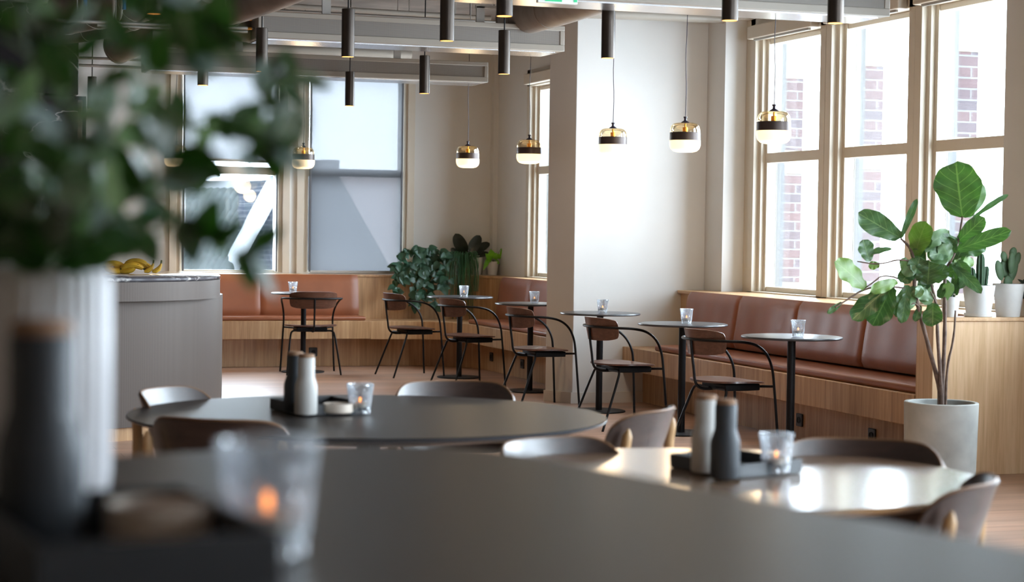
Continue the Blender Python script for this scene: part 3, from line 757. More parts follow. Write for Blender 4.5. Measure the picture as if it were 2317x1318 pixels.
# ================================================================== LARGE TABLES
def big_table(name, label, c, r, z, mat, edge, group=None, ratio=1.0):
    t = thing(name, label, 'table', (c[0], c[1], 0), -YAW, group); OV = Matrix.Diagonal((ratio, 1, 1, 1))
    mb = MB(); mb.lathe([(0, z-.004), (r-.012, z-.004), (r-.004, z-.002), (r-.002, z), (0, z)], 128, OV); 
    mb.build('tabletop', mat, t, smooth=60)
    mb = MB(); mb.lathe([(0, z-.026), (r-.05, z-.026), (r-.004, z-.010), (r-.001, z-.006), (r-.003, z-.0035), (0, z-.004)], 128, OV); mb.build('table_edge', edge, t, smooth=60)
    mb = MB(); mb.lathe([(0, .016), (.038, .016), (.038, z-.03), (0, z-.03)], 28); mb.build('column', M_black, t)
    mb = MB(); mb.lathe([(0, z-.036), (.2, z-.036), (.2, z-.026), (0, z-.026)], 40); mb.build('top_plate', M_black, t)
    mb = MB(); mb.lathe([(0, 0), (.298, 0), (.30, .006), (.29, .014), (0, .018)], 60); mb.build('base', M_black, t)
    return t
big_table('round_table', 'large round charcoal dining table with black tray and white mill', TBC[:2], TBC[2], .7375, M_tabletop, M_edge, None, 1.073)
big_table('round_table', 'glossy round oak dining table reflecting the windows, right foreground', TCC[:2], TCC[2], .7375, M_oaktop, M_oakleg, None, 1.13)
# high table under the camera
ha = math.radians(15.2); ux, uy = math.cos(ha), math.sin(ha); vx, vy = -math.sin(ha), math.cos(ha)
cr = .25; U0, U1, V0, V1 = -1.0, 1.335, .72, 2.165
pl = arc(U1-cr, V1-cr, cr, 0, PI/2, 14)+arc(U0+cr, V1-cr, cr, PI/2, PI, 14)+arc(U0+cr, V0+cr, cr, PI, 1.5*PI, 14)+arc(U1-cr, V0+cr, cr, 1.5*PI, 2*PI, 14)
HT = thing('high_table', 'dark charcoal high table with rounded corners filling the foreground', 'table', (.1, 1.5, 0))
pw = [(ux*u+vx*v-.1, uy*u+vy*v-1.5) for u, v in pl]
mb = MB(); mb.prism(pw, 1.035, 1.06); mb.build('tabletop', M_tabletop, HT, .004, seg=3)
for u in (-.45, .8):
    x, y = ux*u+vx*1.45-.1, uy*u+vy*1.45-1.5
    mb = MB(); mb.lathe([(0, .016), (.04, .016), (.04, 1.036), (0, 1.036)], 28, Matrix.Translation((x, y, 0))); mb.build('column', M_black, HT)
    mb = MB(); mb.lathe([(0, 0), (.298, 0), (.30, .006), (.29, .014), (0, .018)], 60, Matrix.Translation((x, y, 0))); mb.build('base', M_black, HT)

# ------------------------------------------------------------------ mills, trays, dishes
def mill(label, loc, body, group='bottle shaped mills on the trays'):
    t = thing('pepper_mill', label, 'mill', loc, 0, group)
    mb = MB(); mb.lathe([(0, 0), (.034, 0), (.0365, .003), (.0365, .070), (.0355, .082), (.031, .094), (.0275, .104), (.0268, .112), (.0268, .158), (.025, .1615), (0, .1615)], 40, Matrix.Diagonal((1, 1, 1.12, 1))); mb.build('body', body, t, smooth=45)
    mb = MB(); mb.lathe([(0, .1617), (.0245, .1617), (.0258, .164), (.0256, .169), (.022, .172), (0, .173)], 36, Matrix.Diagonal((1, 1, 1.12, 1))); mb.build('cap', M_walcap, t)
    return t
def tray(label, loc, rz, w, d, h=.036):
    t = thing('tray', label, 'tray', loc, rz, 'black trays on the large tables')
    mb = MB(); mb.span((0, 0, 0), (w, d, .006)); mb.build('bottom', M_tray, t, .002)
    mb = MB(); th = .006
    mb.span((0, 0, .004), (w, th, h)); mb.span((0, d-th, .004), (w, d, h)); mb.span((0, th, .004), (th, d-th, h)); mb.span((w-th, th, .004), (w, d-th, h))
    mb.build('rim', M_tray, t, .0015); return t
def dish(label, loc, r=.055, h=.026, fill=None):
    t = thing('dish', label, 'dish', loc, 0, 'small round dishes on the trays')
    mb = MB(); mb.lathe([(0, 0), (r*.9, 0), (r, .004), (r, h), (r-.003, h+.001), (r-.006, h-.001), (r-.007, .008), (0, .008)], 48); mb.build('bowl', M_cream, t)
    mb = MB(); mb.lathe([(0, .0085), (r-.008, .0085), (r-.008, h-.006), (r*.6, h-.002), (0, h)], 40); mb.build('salt', fill or M_cream, t)
    return t
# tray on the round charcoal table
TZ = .7385
tray('black square tray with white mill on the charcoal round table', (1.305, 5.905, TZ), math.radians(12), .225, .27)
p = cz(693, 850, 6.03); mill('white bottle shaped mill with wooden cap on the charcoal round table', (p.x, p.y, TZ+.0065), M_mill_w)
p = cz(668, 850, 6.13); mill('dark mill hidden behind the white mill on the charcoal round table', (p.x, p.y, TZ+.0065), M_mill_d)
q = cz(765, 912, 6.09); dish('small pale round dish on the charcoal round table tray', (q.x, q.y, TZ+.0065), .048, .030)
q = cz(815, 900, 6.12); dup(cg, (q.x, q.y, TZ), 1.1, 'cut glass candle holder beside the tray on the charcoal round table', 'cut glass candle holders')
# tray on the oak table
tray('black square tray with grey and dark mills on the glossy oak table', (2.018, 4.196, TZ), math.radians(18), .215, .26)
p = cz(1597, 1000, 4.72); mill('ash grey mill with pale cap on the glossy oak table tray', (p.x, p.y, TZ+.0065), M_mill_w)
p = cz(1641, 1000, 4.60); mill('dark mill at the front of the glossy oak table tray', (p.x, p.y, TZ+.0065), M_mill_d)
q = cz(1757, 1010, 4.72); dup(cg, (q.x, q.y, TZ+.0065), .4, 'cut glass candle holder on the glossy oak table tray', 'cut glass candle holders')
# high table things
HZ = 1.061
a_ = az(82, 1238, HZ+.046); b_ = az(640, 1206, HZ+.046); rzf = math.atan2(b_.y-a_.y, b_.x-a_.x); wf = (b_-a_).length
tray('black square tray in the blurred foreground on the high table', (a_.x, a_.y, HZ), rzf, wf, .28, .046)
p = cz(92, 1000, 1.575); mill('large blurred dark mill in the left foreground', (p.x, p.y, HZ+.0065), M_mill_d)
q = cz(362, 1190, 1.60); dish('blurred pale dish on the foreground tray', (q.x, q.y, HZ+.0065), .046, .038, M_walcap)
q = cz(606, 1100, 1.60)
gx = dup(cg, (q.x, q.y, HZ), 2.0, 'large blurred candle glass in the foreground beside the tray', 'cut glass candle holders')
# fluted vase
p = cz(112, 1000, 1.905)
vase = thing('fluted_vase', 'tall white fluted vase in the left foreground holding leafy branches', 'vase', (p.x, p.y, HZ))
mb = MB(); prof = [(0, 0), (.050, 0), (.056, .006), (.0595, .03), (.0600, .12), (.0590, .222), (.0545, .235), (.048, .238), (.045, .232), (.044, .02), (0, .015)]
mb.lathe(prof, 240, flute=30, fd=.032); mb.build('body', M_vase, vase, smooth=60)

# ================================================================== LEAVES
def leaf_mesh(mb, base, tip, w, nrm, shape='ovate', wav=0.0, bend=.12, seg=10, ns=6, fold=.15, seed=0):
    base = Vector(base); tip = Vector(tip); d = tip-base; L_ = d.length
    if L_ < 1e-6: return
    t = d.normalized(); nrm = Vector(nrm); nrm = nrm-t*nrm.dot(t)
    if nrm.length < 1e-4: nrm = t.orthogonal()
    nrm.normalize(); s_ = t.cross(nrm).normalized()
    rnd = random.Random(seed)
    ph = rnd.random()*6
    o = len(mb.v)
    if mb.uv is None: mb.uv = [(0, 0)]*len(mb.v)
    for i in range(seg+1):
        v = i/seg
        if shape == 'ovate': hw = (math.sin(PI*min(1, v**.72)))**.8
        elif shape == 'fiddle': hw = (.18+.82*(max(0, math.sin(PI*min(1, .08+.86*v**1.5))))**.75)*(1 if 0 < v < 1 else .25); hw *= (1 if v < .9 else math.sqrt(max(0.02, 1-((v-.9)/.105)**2)))
        elif shape == 'heart': hw = math.sin(PI*min(1, (.10+.90*v)**.62))**.85 if v < .99 else .02
        elif shape == 'ellip': hw = math.sqrt(max(0, 1-(2*v-1)**2))
        else: hw = 1-v*.8
        hw = max(hw, .015)*w/2
        for j in range(-ns//2, ns//2+1):
            u = j/(ns/2)
            p = base + d*v + s_*(hw*u) + nrm*(bend*L_*math.sin(PI*v) + fold*abs(u)*hw + wav*w*math.sin(v*17+ph+u*1.5)*abs(u)**2)
            mb.v.append(tuple(p)); mb.uv.append((.5+.5*u, v))
    W_ = ns+1
    for i in range(seg):
        for j in range(ns): mb.f.append((o+i*W_+j, o+i*W_+j+1, o+(i+1)*W_+j+1, o+(i+1)*W_+j))
TOCAM = lambda P: (Vector((0, 0, EYE))-Vector(P)).normalized()

# ------------------------------------------------------------------ branches in the vase (foreground, far out of focus)
foli = MB(); foli2 = MB(); stems = MB()
mouth = Vector((p.x, p.y, HZ+.235))
R_ = random.Random(11)
def fgleaf(px, py, ang, ln, wd, D, pale=False, sd=0):
    """leaf of ln x wd metres centred on the given spot"""
    c = cz(px, py, D); a = math.radians(ang)
    dirv = (_r2*math.cos(a)+_u2*math.sin(a)+_f*R_.uniform(-.5, .5)).normalized()
    nr = (TOCAM(c)+Vector((R_.uniform(-.9, .9), R_.uniform(-.5, .5), R_.uniform(-.2, 1.0)))).normalized()
    leaf_mesh(foli2 if pale else foli, c-dirv*ln/2, c+dirv*ln/2, wd, nr, 'ovate', .02, R_.uniform(-.1, .12), seed=sd)
def branch(pts, r0=.0022):
    P = [mouth+Vector((R_.uniform(-.015, .015), R_.uniform(-.015, .015), -.16)), mouth+Vector((R_.uniform(-.01, .01), R_.uniform(-.01, .01), 0))]+[cz(*q) for q in pts]
    P = smoothpts(P, 2); stems.tube(P, [r0*(1-.6*i/len(P)) for i in range(len(P))], 6); return P
BR = [[(180, 480, 1.8), (330, 400, 1.72), (480, 350, 1.66), (640, 338, 1.62)],
      [(170, 470, 1.84), (270, 280, 1.78), (380, 150, 1.72), (500, 85, 1.70)],
      [(150, 420, 1.9), (200, 220, 1.86), (290, 90, 1.84), (360, -20, 1.84)],
      [(190, 520, 1.85), (330, 520, 1.82), (440, 540, 1.8), (570, 570, 1.8)],
      [(120, 400, 1.95), (90, 240, 1.95), (60, 120, 1.93), (40, -20, 1.9)],
      [(80, 460, 1.8), (10, 340, 1.76), (-60, 220, 1.75)],
      [(130, 450, 1.78), (150, 300, 1.70), (180, 180, 1.64), (150, 60, 1.62)],
      [(160, 500, 1.95), (300, 380, 2.0), (420, 260, 2.02), (560, 250, 2.02), (650, 180, 2.0)],
      [(60, 500, 1.86), (20, 480, 1.84), (-50, 470, 1.8)],
      [(200, 540, 1.76), (280, 470, 1.68), (360, 400, 1.62), (400, 330, 1.60)]]
n_ = 0
for bi, pts in enumerate(BR):
    P = branch(pts)
    m_ = len(P)
    for i in range(5, m_, 2):
        for side in (-1, 1):
            if R_.random() < .12: continue
            b0 = P[i]; t = (P[min(i+1, m_-1)]-P[i-1]).normalized()
            sd = (t.cross(_f)).normalized()*side
            dirv = (t*.55+sd*.9+_f*R_.uniform(-.6, .6)+Vector((0, 0, R_.uniform(-.2, .3)))).normalized()
            ln = R_.uniform(.036, .052); nr = (TOCAM(b0)*.5+Vector((R_.uniform(-.7, .9), R_.uniform(-.4, .4), R_.uniform(.1, 1.1)))).normalized()
            leaf_mesh(foli2 if R_.random() < .32 else foli, b0, b0+dirv*ln, ln*R_.uniform(.58, .74), nr, 'ovate', .02, R_.uniform(-.08, .12), seed=n_)  # about a third of the leaves take the painted-sheen colour
            n_ += 1
# individual leaves that stand out
for q in [(615, 338, 5, .052, .034, 1.62), (545, 300, 160, .05, .03, 1.66), (560, 262, 40, .045, .03, 1.68), (500, 82, -5, .055, .03, 1.7), (420, 60, 60, .05, .032, 1.72),
          (440, 120, 120, .05, .034, 1.72), (430, 545, -80, .050, .034, 1.8), (480, 500, 70, .046, .026, 1.8), (570, 572, 0, .02, .016, 1.8), (520, 530, 30, .04, .02, 1.8),
          (440, 400, 200, .05, .034, 1.68), (350, 300, 160, .055, .036, 1.74), (300, 420, 220, .055, .036, 1.78), (240, 560, 200, .06, .036, 1.82), (330, 500, 10, .05, .034, 1.8),
          (90, 540, 190, .06, .038, 1.8), (150, 560, 10, .06, .038, 1.86), (40, 450, 160, .05, .034, 1.8), (60, 580, 170, .05, .034, 1.84), (220, 470, 120, .056, .036, 1.82),
          (130, 500, 80, .056, .036, 1.78), (10, 560, 200, .055, .036, 1.8), (200, 590, -10, .05, .03, 1.86)]:
    n_ += 1; fgleaf(*q, pale=False, sd=n_)
for q in [(345, 130, 80, .045, .034, 1.84), (235, 215, 70, .05, .036, 1.9), (140, 165, 90, .045, .034, 1.9), (95, 30, 90, .04, .034, 1.9), (420, 415, 20, .05, .036, 1.66),
          (250, 500, 100, .055, .038, 1.76), (215, 330, 60, .05, .038, 1.74), (330, 220, 30, .046, .034, 1.8), (645, 170, 100, .03, .026, 2.0), (590, 300, 60, .034, .026, 1.66),
          (110, 330, 100, .05, .034, 1.8), (60, 200, 80, .05, .034, 1.8), (500, 540, 80, .03, .022, 1.82), (170, 430, 70, .05, .036, 1.76)]:
    n_ += 1; fgleaf(*q, pale=True, sd=n_)  # leaves coloured as if catching the sky's sheen
br_t = thing('leafy_branches', 'out of focus leafy green branches standing in the white fluted vase', 'branches', tuple(mouth))
def pin(o, root):
    o.parent = root; o.matrix_parent_inverse = Matrix.Translation(-root.location); return o
pin(stems.build('twigs', M_gstem), br_t); pin(foli.build('foliage', M_euc, smooth=60), br_t); pin(foli2.build('sheen_painted_foliage', M_euc2, smooth=60), br_t)

# ------------------------------------------------------------------ fiddle leaf fig
PC = cz(2130, 903, 10.0); PX, PY = PC.x, PC.y
pot = thing('concrete_pot', 'tall round cast concrete planter in front of the oak cabinet', 'pot', (PX, PY, 0))
mb = MB(); mb.lathe([(0, 0), (.180, 0), (.184, .004), (.186, .10), (.194, .462), (.191, .466), (.176, .466), (.172, .462), (.170, .405), (0, .405)], 72); mb.build('shell', M_concrete, pot)
mb = MB(); mb.lathe([(0, .406), (.169, .406), (.15, .412), (0, .416)], 40); mb.build('soil', M_soil, pot)
fig = thing('fiddle_leaf_fig', 'tall fiddle leaf fig with bare stems growing in the concrete planter', 'plant', (PX, PY, .41))
sm = MB(); fm = MB(); fm2 = MB()
def st(pts, r0, r1):
    P = smoothpts([cz(*q) if len(q) == 3 else Vector(q[0]) for q in pts], 2); n__ = len(P)
    sm.tube(P, [(r0+(r1-r0)*i/(n__-1))*(1+.10*math.sin(i*2.1)) for i in range(n__)], 10); return P
B0 = (PX, PY, .41)
st([((PX-.01, PY, .40),), (2128, 880, 10), (2105, 800, 9.98), (2084, 720, 9.95), (2067, 655, 9.95), (2072, 600, 9.95), (2060, 560, 9.95), (2038, 540, 9.95)], .014, .006)
st([((PX+.012, PY+.01, .40),), (2133, 860, 10.02), (2138, 760, 10.03), (2138, 680, 10.03), (2137, 617, 10.03), (2160, 575, 10.0), (2172, 530, 10.0), (2178, 490, 10.0)], .013, .005)
st([((PX, PY-.015, .40),), (2128, 850, 9.97), (2121, 760, 9.97), (2120, 690, 9.97), (2106, 640, 9.98), (2098, 600, 9.98)], .012, .005)
st([((PX+.02, PY-.01, .40),), (2142, 830, 9.98), (2158, 770, 9.98), (2162, 703, 9.98)], .008, .0045)
st([(2068, 655, 9.95), (2010, 648, 9.9), (1958, 652, 9.85), (1915, 680, 9.82), (1890, 696, 9.8)], .006, .004)
st([(2078, 600, 9.95), (2040, 585, 9.9), (1990, 600, 9.9), (1940, 592, 9.9)], .0055, .003)
st([(2060, 640, 9.95), (2000, 620, 9.92), (1975, 640, 9.9), (1958, 652, 9.88)], .005, .003)
st([(2084, 700, 9.95), (2070, 685, 9.93), (2062, 690, 9.92)], .005, .003)
st([(2120, 690, 9.97), (2112, 672, 9.95), (2105, 660, 9.95)], .005, .003)
st([(2100, 620, 9.98), (2120, 600, 9.98), (2150, 590, 9.98)], .005, .003)
FL = [((2178, 493, 10.0), (2163, 367, 9.9), 96, 0), ((2183, 492, 10.05), (2219, 412, 10.1), 46, 0), ((2038, 539, 9.95), (1942, 483, 9.85), 48, 0), ((2038, 540, 9.95), (2075, 450, 10.0), 15, 0),
      ((2200, 495, 10.0), (2282, 440, 10.05), 13, 0), ((2169, 546, 10.0), (2228, 492, 9.9), 36, 0), ((2165, 566, 9.98), (2288, 522, 9.85), 34, 0), ((2160, 578, 10.05), (2222, 545, 10.12), 60, 0),
      ((2070, 578, 9.95), (2096, 502, 9.88), 48, 1), ((2073, 573, 9.97), (2147, 522, 10.05), 32, 0), ((2169, 547, 10.0), (2125, 537, 9.9), 22, 0), ((2153, 568, 10.0), (2103, 580, 9.9), 30, 0),
      ((2018, 563, 9.92), (1966, 574, 9.9), 14, 0), ((1968, 592, 9.9), (1953, 543, 9.88), 34, 0), ((1958, 652, 9.85), (1889, 592, 9.78), 50, 1), ((1905, 685, 9.82), (1872, 710, 9.8), 12, 0),
      ((2030, 636, 9.9), (1969, 660, 9.82), 26, 1), ((2009, 650, 9.9), (1928, 724, 9.86), 46, 0), ((2018, 648, 9.92), (1974, 737, 9.9), 58, 0), ((2055, 646, 9.93), (2028, 718, 9.9), 32, 0), ((2050, 665, 9.92), (2040, 732, 9.88), 26, 0),
      ((2083, 692, 9.95), (2070, 728, 9.93), 16, 0), ((2111, 686, 9.95), (2110, 739, 9.9), 42, 0), ((2110, 677, 9.95), (2071, 654, 9.9), 27, 0), ((2068, 636, 9.95), (2081, 582, 9.9), 44, 0), ((2099, 645, 9.96), (2103, 590, 9.9), 54, 0),
      ((2156, 601, 10.0), (2221, 664, 9.85), 26, 0), ((2158, 596, 10.0), (2205, 592, 10.05), 24, 1), ((2140, 617, 10.02), (2174, 610, 10.0), 34, 0), ((2135, 640, 10.02), (2126, 676, 10.0), 18, 0),
      ((2060, 560, 9.95), (2110, 545, 9.9), 26, 0), ((2058, 650, 9.95), (2088, 668, 9.9), 24, 0), ((2140, 560, 10.0), (2120, 600, 9.95), 30, 0), ((2168, 590, 10.0), (2190, 628, 9.95), 28, 0),
      ((2040, 585, 9.92), (2066, 625, 9.9), 30, 0), ((2115, 640, 9.97), (2140, 600, 9.93), 30, 0), ((1990, 600, 9.9), (1965, 602, 9.9), 18, 1),
      ((2072, 600, 9.95), (2038, 640, 9.92), 34, 0), ((2098, 600, 9.98), (2060, 610, 9.9), 30, 0), ((2106, 640, 9.98), (2092, 690, 9.94), 30, 0), ((2150, 590, 9.98), (2132, 552, 9.92), 36, 0),
      ((2137, 617, 10.03), (2108, 622, 9.98), 34, 0), ((2160, 575, 10.0), (2140, 536, 9.95), 30, 0), ((2138, 680, 10.03), (2150, 640, 9.98), 24, 0), ((2067, 655, 9.95), (2048, 700, 9.9), 30, 0),
      ((2088, 610, 9.97), (2070, 552, 9.95), 30, 0), ((2162, 600, 10.02), (2180, 560, 10.06), 34, 0), ((2128, 600, 10.05), (2112, 560, 10.1), 36, 0), ((2080, 660, 9.97), (2100, 630, 10.0), 28, 0)]
rf = random.Random(3)
for i, (a, b_, w, o_) in enumerate(FL):
    A_ = cz(*a); B2 = cz(*b_)
    nr = TOCAM(A_)+Vector((rf.uniform(-.5, .3), 0, rf.uniform(-.1, .6)))
    if rf.random() < .35: nr = -nr
    leaf_mesh(fm2 if o_ else fm, A_, B2, w*10/4280*1.12, nr, 'fiddle', .07, rf.uniform(-.03, .07), seg=18, ns=8, fold=.12, seed=i)
pin(sm.build('stem', M_stem), fig); pin(fm.build('foliage', M_fig, smooth=60), fig); pin(fm2.build('yellowing_foliage', M_figo, smooth=60), fig)

# ------------------------------------------------------------------ pots on the oak cabinet
CT = .8905
def plant_pot(name, label, loc, r0, r1, h, mat, saucer=False, cat='pot', group=None):
    t = thing(name, label, cat, loc, 0, group)
    z0 = .012 if saucer else 0
    mb = MB(); mb.lathe([(0, z0), (r0, z0), (r1, h), (r1-.006, h+.001), (r1-.008, h-.02), (0, h-.02)], 44); mb.build('shell', mat, t)
    if saucer:
        mb = MB(); mb.lathe([(0, 0), (r0+.006, 0), (r0+.010, .003), (r0+.012, .020), (r0+.008, .020), (r0+.006, .010), (0, .010)], 44); mb.build('saucer', mat, t)
    mb = MB(); mb.lathe([(0, h-.0195), (r1-.0085, h-.0195), (0, h-.014)], 24); mb.build('soil', M_soil, t)
    return t
def on_z(px, py, z): return az(px, py, z)
pb = Vector((*cz(2213, 700, 10.28).xy, CT)); ps = Vector((*cz(2147, 700, 10.35).xy, CT)); pg = Vector((*cz(2276, 700, 10.52).xy, CT))
for v in (pb, ps, pg): v.y = min(max(v.y, 9.27), 9.33)
def xat(px, Y): return ay(px, 700, Y).x
pb = Vector((xat(2214, 9.27), 9.27, CT)); ps = Vector((xat(2150, 9.27), 9.27, CT)); pg = Vector((xat(2281, 9.28), 9.28, CT))
PPX = 4280/10.4
GP = 'white pots on the oak cabinet'
plant_pot('plant_pot', 'middle white pot with saucer on the oak cabinet, holding ribbed cactus', pb, 28/PPX, 37.5/PPX, 78/PPX*1.0-.012, M_pot, True, group=GP)
plant_pot('plant_pot', 'small white pot behind the fig stems on the oak cabinet', ps, 17/PPX, 22/PPX, 46/PPX, M_pot, group=GP)
plant_pot('plant_pot', 'large white pot at the right on the oak cabinet, holding prickly pear', pg, 27/PPX, 37/PPX, 77/PPX, M_pot, group=GP)
def hpx(n): return n/PPX
cac = thing('column_cactus', 'dark ribbed column cactus in the middle white pot on the cabinet', 'cactus', pb+Vector((0, 0, hpx(70))))
def column_c(mb, x, y, r, h, tilt=0):
    M = Matrix.Translation((x, y, 0)) @ Matrix.Rotation(tilt, 4, 'Y')
    mb.lathe([(r*.7, -.02), (r, .02), (r*1.02, h*.6), (r*.95, h*.85), (r*.6, h*.97), (.001, h)], 48, M, flute=7, fd=.16, cap=False)
mb = MB(); column_c(mb, .008, 0, hpx(9), hpx(78)); column_c(mb, -.03, .01, hpx(7), hpx(44), -.1); column_c(mb, .045, .012, hpx(6), hpx(48), .1); column_c(mb, -.055, .015, hpx(8), hpx(60), -.12)
mb.build('columns', M_cactus, cac)
pear = thing('prickly_pear', 'prickly pear cactus with flat pads in the large white pot', 'cactus', pg+Vector((0, 0, hpx(66))))
mb = MB()
def pad(c, rx, rz_, tilt, yaw=0, M0=None):
    M = Matrix.Translation(c) @ Matrix.Rotation(yaw, 4, 'Z') @ Matrix.Rotation(tilt, 4, 'Y')
    mb.ball((0, 0, 0), (rx, .011, rz_), 20, M)
for c, rx, rz_, ti in [((-.005, 0, hpx(14)), hpx(12), hpx(16), 0), ((-hpx(26), 0, hpx(42)), hpx(11), hpx(25), -.25), ((hpx(14), .01, hpx(44)), hpx(12), hpx(30), .25), ((hpx(-6), .02, hpx(50)), hpx(12), hpx(26), -.05),
                       ((hpx(4), -.01, hpx(60)), hpx(10), hpx(26), .05), ((hpx(-12), .01, hpx(74)), hpx(9), hpx(13), -.3), ((hpx(10), 0, hpx(84)), hpx(10), hpx(13), .3), ((hpx(24), .01, hpx(68)), hpx(9), hpx(18), .35)]:
    pad(c, rx, rz_, ti)
mb.build('pads', M_cacpad, pear)
sp_ = thing('leafy_pot_plant', 'small leafy plant in the small white pot behind the fig stems', 'plant', ps+Vector((0, 0, hpx(40))))
mb = MB(); rr = random.Random(5)
for i in range(16):
    b0 = ps+Vector((rr.uniform(-.02, .02), rr.uniform(-.02, .02), hpx(42))); e = b0+Vector((rr.uniform(-.07, .07), rr.uniform(-.05, .03), rr.uniform(.05, .17)))
    leaf_mesh(mb, b0.lerp(e, .4), e, .035, TOCAM(b0)+Vector((rr.uniform(-.5, .5), 0, rr.uniform(0, .8))), 'ovate', .02, .05, seed=i)
    mb.tube([b0, b0.lerp(e, .45)], .002, 5); mb.uv += [(0, 0)]*(len(mb.v)-len(mb.uv))
pin(mb.build('foliage', M_fig, smooth=60), sp_)
dk = thing('leafy_pot_plant', 'dark leaved plant cut off by the right picture edge behind the large white pot', 'plant', (xat(2335, 9.32), 9.30, CT))
mb = MB(); mb.lathe([(0, 0), (.05, 0), (.06, .10), (0, .10)], 24, Matrix.Translation(dk.location)); pin(mb.build('pot', M_terra), dk)
mb = MB()
for i in range(14):
    b0 = dk.location+Vector((0, 0, .10)); e = b0+Vector((rr.uniform(-.16, .08), rr.uniform(-.06, .02), rr.uniform(-.02, .15)))
    leaf_mesh(mb, b0.lerp(e, .3), e, .05, TOCAM(b0)+Vector((0, 0, rr.uniform(0, 1))), 'ovate', .02, .1, seed=i)
pin(mb.build('foliage', M_rub, smooth=60), dk)

# ------------------------------------------------------------------ plants on the back ledge
LZ = .887
def lpt(px, Y=18.21): return Vector((ay(px, 618, Y).x, Y, LZ))
def lipY(px):
    X = ay(px, 620, 18.05).x
    return LY if X < LX-lr else LY-lr+math.sqrt(max(.0, lr*lr-(min(X, LX-.02)-(LX-lr))**2))
PQ = 4280/18.8
def q_(n): return n/PQ
G2 = 'pots on the back ledge'
plant_pot('plant_pot', 'terracotta pot hidden among the dark trailing philodendron on the back ledge', lpt(972), q_(13), q_(18), q_(34), M_terra, group=G2)
plant_pot('plant_pot', 'brown pot behind the hanging string cactus strands on the back ledge', lpt(1046), q_(13), q_(17), q_(36), M_terra, group=G2)
plant_pot('plant_pot', 'white pot just right of the hanging strands, mostly hidden on the back ledge', lpt(1079, 18.27), q_(10), q_(14), q_(44), M_potw, group=G2)
plant_pot('plant_pot', 'small white pot with bright green plant, rightmost on the back ledge', lpt(1114, 18.2), q_(10.5), q_(14.5), q_(31), M_potw, group=G2)
# philodendron
mb = MB(); vs_ = MB(); rp = random.Random(21); c0 = lpt(972)+Vector((0, 0, q_(34)))
t = thing('trailing_philodendron', 'dark heart leaved philodendron trailing over the back ledge, leftmost', 'plant', tuple(c0))
tr = [([(950, 570), (925, 562), (905, 575), (896, 600)]), ([(955, 575), (930, 590), (912, 610), (905, 632)]), ([(960, 580), (945, 600), (938, 640), (930, 668), (936, 685)]),
      ([(970, 578), (965, 610), (975, 650), (985, 690)]), ([(985, 575), (1000, 600), (1010, 630)]), ([(975, 570), (960, 560), (940, 563)]), ([(985, 568), (1000, 566), (1016, 580)]),
      ([(965, 585), (955, 620), (950, 655), (958, 676)]), ([(978, 590), (990, 620), (1000, 650)]), ([(950, 590), (920, 600), (893, 608)]), ([(968, 580), (960, 600), (962, 640)]), ([(945, 600), (925, 620), (900, 625), (893, 660)])]
for k_, pts in enumerate(tr):
    Ys = [18.16-.13*min(1, i/1.5)-.02 for i in range(len(pts))]
    P = smoothpts([c0]+[ay(x, y, Y-(.05 if y > 615 else 0)) for (x, y), Y in zip(pts, Ys)], 2)
    vs_.tube(P, .0022, 5)
    for i in range(2, len(P)):
        for _ in range(2):
            if rp.random() < .18: continue
            b0 = P[i]+Vector((rp.uniform(-.03, .03), rp.uniform(-.05, .02), rp.uniform(-.02, .02)))
            dd = Vector((rp.uniform(-.7, .7), rp.uniform(-.35, .1), rp.uniform(-1.0, .1))).normalized(); ln = rp.uniform(.065, .105)
            e = b0+dd*ln
            if e.z < LZ+.02 and e.y > 18.08: e.y = 18.06; b0.y = min(b0.y, 18.07)
            leaf_mesh(mb, b0, e, ln*.78, TOCAM(b0)+Vector((rp.uniform(-.6, .6), 0, rp.uniform(-.1, .9))), 'heart', .01, .06, seg=8, seed=k_*50+i)
pin(vs_.build('vines', M_gstem), t); pin(mb.build('foliage', M_phil, smooth=60), t)
# rhipsalis
c0 = lpt(1046)+Vector((0, 0, q_(36)))
t = thing('hanging_string_cactus', 'string cactus with thin green strands hanging over the back ledge', 'plant', tuple(c0))
mb = MB()
for i in range(95):
    ex = rp.uniform(1012, 1084); ey = rp.choice([rp.uniform(600, 650), rp.uniform(640, 700), rp.uniform(680, 742)])
    if ex > 1068: ey = min(ey, 660 if rp.random() < .7 else 720)
    mid = (1046+(ex-1046)*.75, rp.uniform(562, 580))
    yl = lipY(ex)-.02; P = [c0+Vector((rp.uniform(-.04, .04), rp.uniform(-.03, .0), -.01)), ay(mid[0], mid[1], min(18.12, yl+.03)), ay(ex, (mid[1]+ey)/2-4, yl-rp.uniform(0, .05)), ay(ex+rp.uniform(-3, 3), ey, yl-rp.uniform(.0, .07))]
    P = smoothpts(P, 2); mb.tube(P, [.0042-.002*j/len(P) for j in range(len(P))], 5)
pin(mb.build('strands', M_rhip), t)
# rubber plant
c0 = lpt(1079, 18.27)+Vector((0, 0, q_(44)))
t = thing('rubber_plant', 'rubber plant with broad dark leaves standing behind the hanging strands', 'plant', tuple(c0))
mb = MB(); sm = MB()
for (b, e, w) in [((1054, 575), (1030, 529), 30), ((1060, 577), (1086, 533), 26), ((1068, 577), (1108, 550), 22), ((1056, 580), (1022, 570), 16), ((1040, 580), (1020, 562), 14), ((1070, 580), (1108, 574), 14)]:
    A_ = ay(*b, 18.22); B2 = ay(*e, 18.2+rp.uniform(-.03, .05)); leaf_mesh(mb, A_, B2, w/PQ, TOCAM(A_)+Vector((rp.uniform(-.4, .3), 0, .3)), 'ellip', .01, .06, seg=14, seed=3)
    sm.tube([c0+Vector((0, 0, -.02)), ay(1064, 590, 18.25), A_], .004, 6)
pin(mb.build('foliage', M_rub, smooth=60), t); pin(sm.build('stem', M_stem), t)
